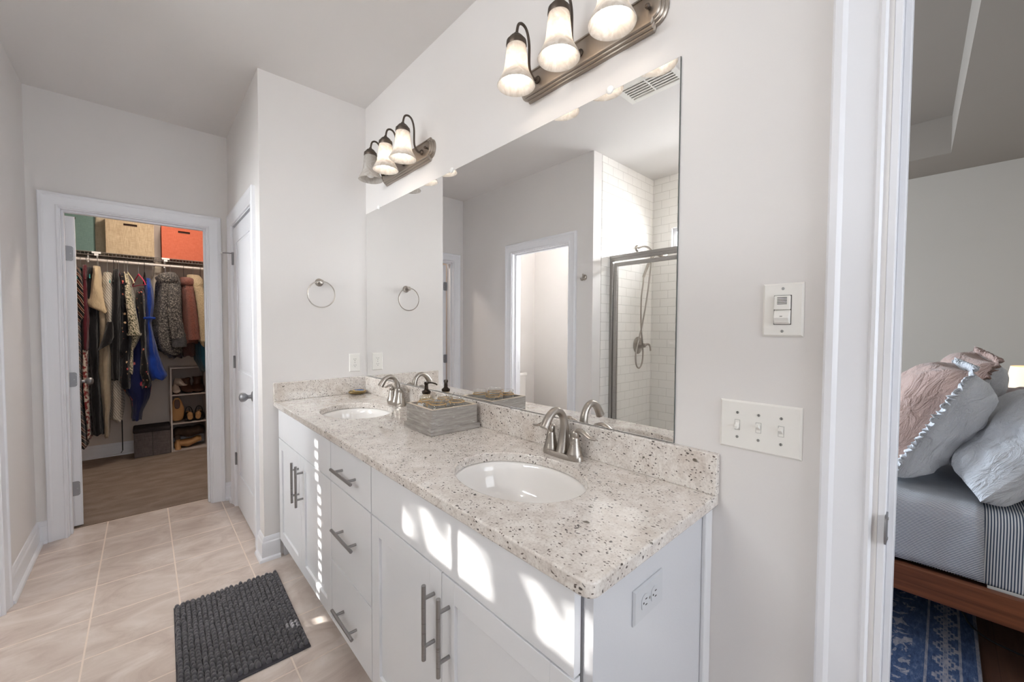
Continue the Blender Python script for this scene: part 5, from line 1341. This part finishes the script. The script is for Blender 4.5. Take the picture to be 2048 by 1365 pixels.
for x in (bX0+0.05, bX1-0.11):
    for y in (bY0+0.05, bY1-0.11): B().box(x, x+0.06, y, y+0.06, 0.0 if y < -2.8 else 0.0095, 0.27).build('leg', M['bed_wood'], bd_, smooth=False, bevel=0.004)
# mattress with fitted sheet: rounded box lofted along Y
def soft_box(x0, x1, y0, y1, z0, z1, r, ny=26, seed=1, wob=0.006):
    b = B(); rings = []
    prof = []
    for (cx, cz, a0) in ((x1-r, z1-r, 0), (x0+r, z1-r, 90), (x0+r*0.5, z0+r*0.5, 180), (x1-r*0.5, z0+r*0.5, 270)):
        rr_ = r if cz > (z0+z1)/2 else r*0.5
        for k in range(7):
            a = math.radians(a0+15*k); prof.append((cx+rr_*math.cos(a), cz+rr_*math.sin(a)))
    # add points on the long top and sides
    full = []
    for i in range(len(prof)):
        p, q = prof[i], prof[(i+1) % len(prof)]; d = math.dist(p, q); m_ = max(1, int(d/0.05))
        for k in range(m_): full.append((p[0]+(q[0]-p[0])*k/m_, p[1]+(q[1]-p[1])*k/m_))
    xm, zm = (x0+x1)/2, (z0+z1)/2
    for i in range(ny+1):
        u = i/ny; y = y0+(y1-y0)*u
        e = min(u, 1-u)*(y1-y0); s_ = 1 if e > r else (1 - (1-math.sqrt(max(0, 1-(1-e/r)**2)))*r/ (z1-z0)*1.2)
        sx = 1 if e > r else 1-(1-math.sqrt(max(0, 1-(1-e/r)**2)))*r/(x1-x0)*2
        rings.append([(xm+(px-xm)*sx + wob*noise.noise(Vector((px*3, y*6, pz*5+seed))), y, zm+(pz-zm)*s_ + wob*noise.noise(Vector((px*4+9, y*5, pz*4+seed)))) for px, pz in full])
    return b.loft(rings)
mt = thing('mattress', 'mattress in a vertically striped fitted sheet on the wooden bed frame', 'mattress', (2.1, -2.3, 0.30))
soft_box(1.352, 2.87, -3.37, -1.30, 0.3075, 0.603, 0.06, 30).build('fitted_sheet', M['sheet_v'], mt, angle=60)
B().box(1.348, 1.352, -2.86, -2.72, 0.306, 0.318).build('care_label', M['plate'], mt, smooth=False)
# flat sheet draped over the mattress
b = B(); rings = []
for i in range(60):
    y = -2.705 + (1.42)*i/59
    ring = []
    path = [(1.336, 0.326), (1.337, 0.36), (1.336, 0.42), (1.337, 0.48), (1.340, 0.54), (1.348, 0.578), (1.366, 0.600), (1.395, 0.6115)] + [(1.395+0.06*k, 0.613) for k in range(1, 24)] + [(2.85, 0.606), (2.878, 0.58), (2.885, 0.5), (2.886, 0.4), (2.886, 0.326)]
    for px, pz in path:
        wv = 0.006*math.sin(y*38+pz*4) * max(0, (0.62-pz)/0.3) + 0.004*noise.noise(Vector((px*6, y*14, pz*4)))
        ring.append((px - abs(wv) - (0.004 if i < 2 else 0), y - 0.02*max(0, (0.6-pz))*1.0, pz + (0.004*noise.noise(Vector((px*5, y*7, 3))) if pz > 0.6 else 0) + (0.006*math.sin(y*9) if pz < 0.33 else 0)))
    rings.append(ring)
b.loft(rings, closed=False, caps=False)
fs = tag(b.build('flat_sheet', M['sheet_h'], origin=(2.1, -2.0, 0.6), angle=80), 'finely striped flat sheet draped over the side of the mattress', 'bed sheet')
sm = fs.modifiers.new('thick', 'SOLIDIFY'); sm.thickness = 0.003; sm.offset = 1

def linen(name, rgb, rgb2):
    m = mat(name, srgb(*rgb), 0.9, spec=0.12, sheen=0.3); n = N(m)
    n.base(n.mix(n.noise(n.coord(), 9, 4), srgb(*rgb), srgb(*rgb2)))
    h = n.math('ADD', n.noise(n.coord((1, 2.4, 1), rot=(0.2,0,0.5)), 9, 5, 0.6, 1.2), n.math('MULTIPLY', n.noise(n.coord(), 300, 2), 0.06)); n.bump(h, 0.9, 0.035); return m
M['p_grey'] = linen('grey_linen_case', (222, 223, 226), (212, 214, 218)); M['p_brown'] = linen('dusty_rose_linen', (186, 156, 142), (172, 148, 140)); M['p_blue'] = linen('blue_grey_linen', (180, 186, 196), (168, 174, 184)); M['p_mauve'] = linen('mauve_linen', (186, 168, 168), (172, 156, 158))
def pillow_rings(W_, H_, T_, side, seed, n=30, p=3.2, wr=0.012):
    """half a pillow: grid over the outline, local x width, z height, y thickness"""
    vs = []; fs_ = []
    for i in range(n+1):
        for j in range(n+1):
            u = -1+2*i/n; v = -1+2*j/n
            # pinch towards corners
            e = (1-abs(u)**p)*(1-abs(v)**p); h = max(0, e)**0.42
            sx = 1-0.07*(1-abs(v)**2)*0 - 0.06*(abs(v)**2)*0; x = W_/2*u*(1-0.05*(1-v*v)*(abs(u)**4)); z = H_/2*v*(1-0.05*(1-u*u)*(abs(v)**4))
            w = noise.noise(Vector((x*7+seed, z*7, side*3)))*wr*2 + noise.noise(Vector((x*16+seed, z*22, side*5)))*wr
            rad = math.hypot(u, v)
            w += wr*0.9*math.sin(math.atan2(v, u)*17+seed+3*noise.noise(Vector((u*2,v*2,seed))))*max(0, rad-0.45)
            vs.append((x, side*(T_/2*h + w*min(1, h*1.5)), z))
    for i in range(n):
        for j in range(n): fs_.append((i*(n+1)+j, (i+1)*(n+1)+j, (i+1)*(n+1)+j+1, i*(n+1)+j+1))
    return vs, fs_
def pillow(name, label, loc, rot, W_, H_, T_, mf, mb, seed, ruffle=None, group='pillows piled on the bed'):
    t = thing(name, label, 'pillow', loc, group, local=True, rot=rot)
    for nm, s_, mm in (('front_panel', 1, mf), ('back_panel', -1, mb)):
        v, f = pillow_rings(W_, H_, T_, s_, seed); B().add(v, f).build(nm, mm, t, angle=80)
    if ruffle:
        per = []
        n_ = 480
        for k in range(n_):
            s_ = 4*k/n_; q = int(s_); u = (s_-q)*2-1
            x, z = [(u, -1), (1, u), (-u, 1), (-1, -u)][q]
            x *= W_/2*0.99; z *= H_/2*0.99; per.append((x, z))
        rings = []
        for lvl, (o_, a_) in enumerate(((0.98, 0.0), (1.01, 0.005), (1.045, 0.010), (1.085, 0.012))):
            rings.append([(x*o_ + 0.006*math.sin(k*1.7)*lvl/3, a_*math.sin(k*1.25+1.4*math.sin(k*0.37)) + 0.004*lvl*noise.noise(Vector((k*0.3, lvl, seed))), z*o_ + 0.006*math.cos(k*1.3)*lvl/3) for k, (x, z) in enumerate(per)])
        b = B(); b.loft(rings, closed=True, caps=False)
        o = b.build('ruffle', ruffle, t, angle=80); s = o.modifiers.new('thick', 'SOLIDIFY'); s.thickness = 0.003
    return t
R_ = math.radians
pillow('ruffled_sham', 'large ruffled square sham, rose front and grey back, nearest the door jamb', (1.74, -2.52, 0.90), (R_(26), R_(0), R_(4)), 0.60, 0.56, 0.31, M['p_brown'], M['p_grey'], 11, M['p_grey'])
pillow('pillow', 'plump grey pillow leaning on the bed edge below the lamp', (1.70, -2.80, 0.838), (R_(38), R_(0), R_(8)), 0.66, 0.50, 0.26, M['p_grey'], M['p_grey'], 23)
pillow('pillow', 'blue-grey pillow under the leaning grey pillow at the edge of view', (1.75, -3.08, 0.765), (R_(55), 0, R_(10)), 0.66, 0.44, 0.22, M['p_blue'], M['p_blue'], 37)
pillow('ruffled_sham', 'second ruffled sham behind the large one, rose and grey', (2.36, -2.62, 0.93), (R_(25), R_(-4), R_(6)), 0.56, 0.55, 0.26, M['p_brown'], M['p_grey'], 41, M['p_brown'])
pillow('pillow', 'mauve pillow lying behind the leaning grey pillow', (2.30, -2.82, 0.83), (R_(50), 0, R_(15)), 0.62, 0.46, 0.22, M['p_mauve'], M['p_mauve'], 53)
pillow('pillow', 'rose pillow on the far side of the bed in front of the lamp', (2.62, -3.0, 0.80), (R_(58), 0, R_(-20)), 0.6, 0.44, 0.22, M['p_brown'], M['p_mauve'], 67)
# nightstand and lamp
ns = thing('nightstand', 'dark wooden nightstand on the far side of the bed', 'nightstand', (3.22, -3.12, 0))
B().box(2.99, 3.46, -3.36, -2.88, 0.14, 0.66).build('body', M['nightstand_wood'], ns, smooth=False, bevel=0.004)
B().box(2.985, 2.999, -3.34, -2.90, 0.42, 0.63).build('drawer', M['nightstand_wood'], ns, smooth=False, bevel=0.003)
for x in (3.02, 3.39):
    for y in (-3.33, -2.95): B().box(x, x+0.04, y, y+0.04, 0, 0.14).build('leg', M['nightstand_wood'], ns, smooth=False)
lp_ = thing('table_lamp', 'lit table lamp with a cream drum shade on the nightstand', 'lamp', (3.15, -3.005, 0.66))
M['lamp_shade'] = mat('lit_lamp_shade', srgb(250, 226, 196), 0.8, emis=(1.0, 0.62, 0.34, 1), estr=0.22)
M['lamp_base'] = mat('lamp_base_ceramic', srgb(180, 150, 120), 0.3)
B().lathe([(0.0,0.0),(0.065,0.0),(0.065,0.012),(0.02,0.02),(0.045,0.06),(0.062,0.11),(0.05,0.17),(0.018,0.21),(0.012,0.27),(0.0,0.27)], 28, (3.15,-3.005,0.6605)).build('base', M['lamp_base'], lp_)
B().lathe([(0.150,0.93),(0.125,1.088),(0.122,1.088),(0.147,0.93)], 36, (3.15,-3.005,0), caps=False).build('lamp_shade', M['lamp_shade'], lp_, angle=60)
B().lathe([(0.0,0.94),(0.03,0.95),(0.034,0.98),(0.02,1.02),(0.0,1.03)], 20, (3.15,-3.005,0), caps=False).build('bulb', mat('warm_bulb', (1,1,1,1), 0.4, emis=(1.0, 0.7, 0.45, 1), estr=7), lp_)
# rug
def rugmat():
    m = mat('blue_rug', srgb(60, 84, 128), 0.95, spec=0.1); n = N(m)
    v = n.coord(); sp_ = n.n('ShaderNodeSeparateXYZ'); n.l(v, sp_.inputs[0]); X_, Y_ = sp_.outputs[0], sp_.outputs[1]
    worn = n.noise(n.coord((1, 3, 1)), 22, 5, 0.75)
    blue = n.ramp(worn, [(0.3, srgb(46, 58, 86)), (0.55, srgb(70, 86, 118)), (0.72, srgb(112, 120, 140))])
    light = n.ramp(worn, [(0.3, srgb(92, 100, 122)), (0.6, srgb(150, 146, 152))])
    def band(c, w):  # 1 inside |Y-c|<w
        return n.math('LESS_THAN', n.math('ABSOLUTE', n.math('SUBTRACT', Y_, c)), w)
    tri = n.math('PINGPONG', n.math('MULTIPLY', X_, 1.0), 0.055)
    st = n.math('SNAP', tri, 0.014)
    dy = n.math('SUBTRACT', Y_, 0.095)
    motif = n.math('LESS_THAN', n.math('ABSOLUTE', n.math('SUBTRACT', n.math('ABSOLUTE', dy), n.math('MULTIPLY', st, 0.7))), 0.007)
    motif2 = n.math('LESS_THAN', n.math('ABSOLUTE', dy), n.math('SUBTRACT', n.math('MULTIPLY', st, 0.5), 0.006))
    inb = band(0.095, 0.040)
    pat = n.math('MAXIMUM', n.math('MAXIMUM', band(0.005, 0.006), band(0.055, 0.004)), n.math('MAXIMUM', band(0.148, 0.004), n.math('MULTIPLY', inb, n.math('MAXIMUM', motif, motif2))))
    inner = n.math('MULTIPLY', n.math('GREATER_THAN', Y_, 0.19), n.math('GREATER_THAN', n.noise(n.coord((1, 1, 1)), 14, 2, 0.5, 2.0), 0.58))
    n.base(n.mix(n.math('MAXIMUM', pat, inner), blue, light)); n.bump(worn, 0.4, 0.01); return m
rg = B().box(0.62, 2.60, -2.712, -0.7, 0.0, 0.009).build('area_rug', rugmat(), origin=(0.62, -2.712, 0.0), smooth=False, bevel=0.003)
tag(rg, 'faded blue patterned rug reaching under the bed', 'rug')
tag(B().tube(bez([(1.75, -2.60, 0.014), (1.70, -2.665, 0.014), (1.60, -2.69, 0.014), (1.548, -2.74, 0.0045), (1.517, -2.83, 0.0045), (1.50, -2.95, 0.0045), (1.56, -3.2, 0.0045)], 8), 0.0035, 8).build('power_cord', M['black'], origin=(1.55, -2.74, 0.004)), 'thin black cord trailing under the bed across the dark floor', 'cord')

# ------------------------------------------------------------------ tree outside the shower window, dappling the sun
tr = thing('tree', 'leafy tree outside the shower window', 'tree', (-6.3, -0.4, 0.0))
M['leaf'] = mat('leaves', srgb(70, 96, 48), 0.7); M['bark'] = mat('bark', srgb(86, 70, 58), 0.9)
B().tube([(-6.3, -0.4, 0.0), (-6.25, -0.35, 2.0), (-6.3, -0.3, 3.9), (-6.2, -0.2, 5.2)], [0.14, 0.12, 0.08, 0.03], 12).build('trunk', M['bark'], tr)
b = B(); rl = random.Random(5)
for i in range(4600):
    c_ = Vector((rl.uniform(-7.0, -5.4), rl.uniform(-1.9, 0.62), rl.uniform(3.3, 5.6)))
    if noise.noise(c_*1.6) < -0.10: continue
    s_ = rl.uniform(0.03, 0.055); a = Vector((rl.gauss(0,1), rl.gauss(0,1), rl.gauss(0,1))).normalized(); d_ = a.orthogonal().normalized(); e = a.cross(d_)
    b.add([c_+d_*s_*1.6, c_+e*s_*0.7, c_-d_*s_*1.6, c_-e*s_*0.7], [(0,1,2,3)])
tag(b.build('foliage', M['leaf'], tr, smooth=False), kind='stuff')
bpy.context.view_layer.update()
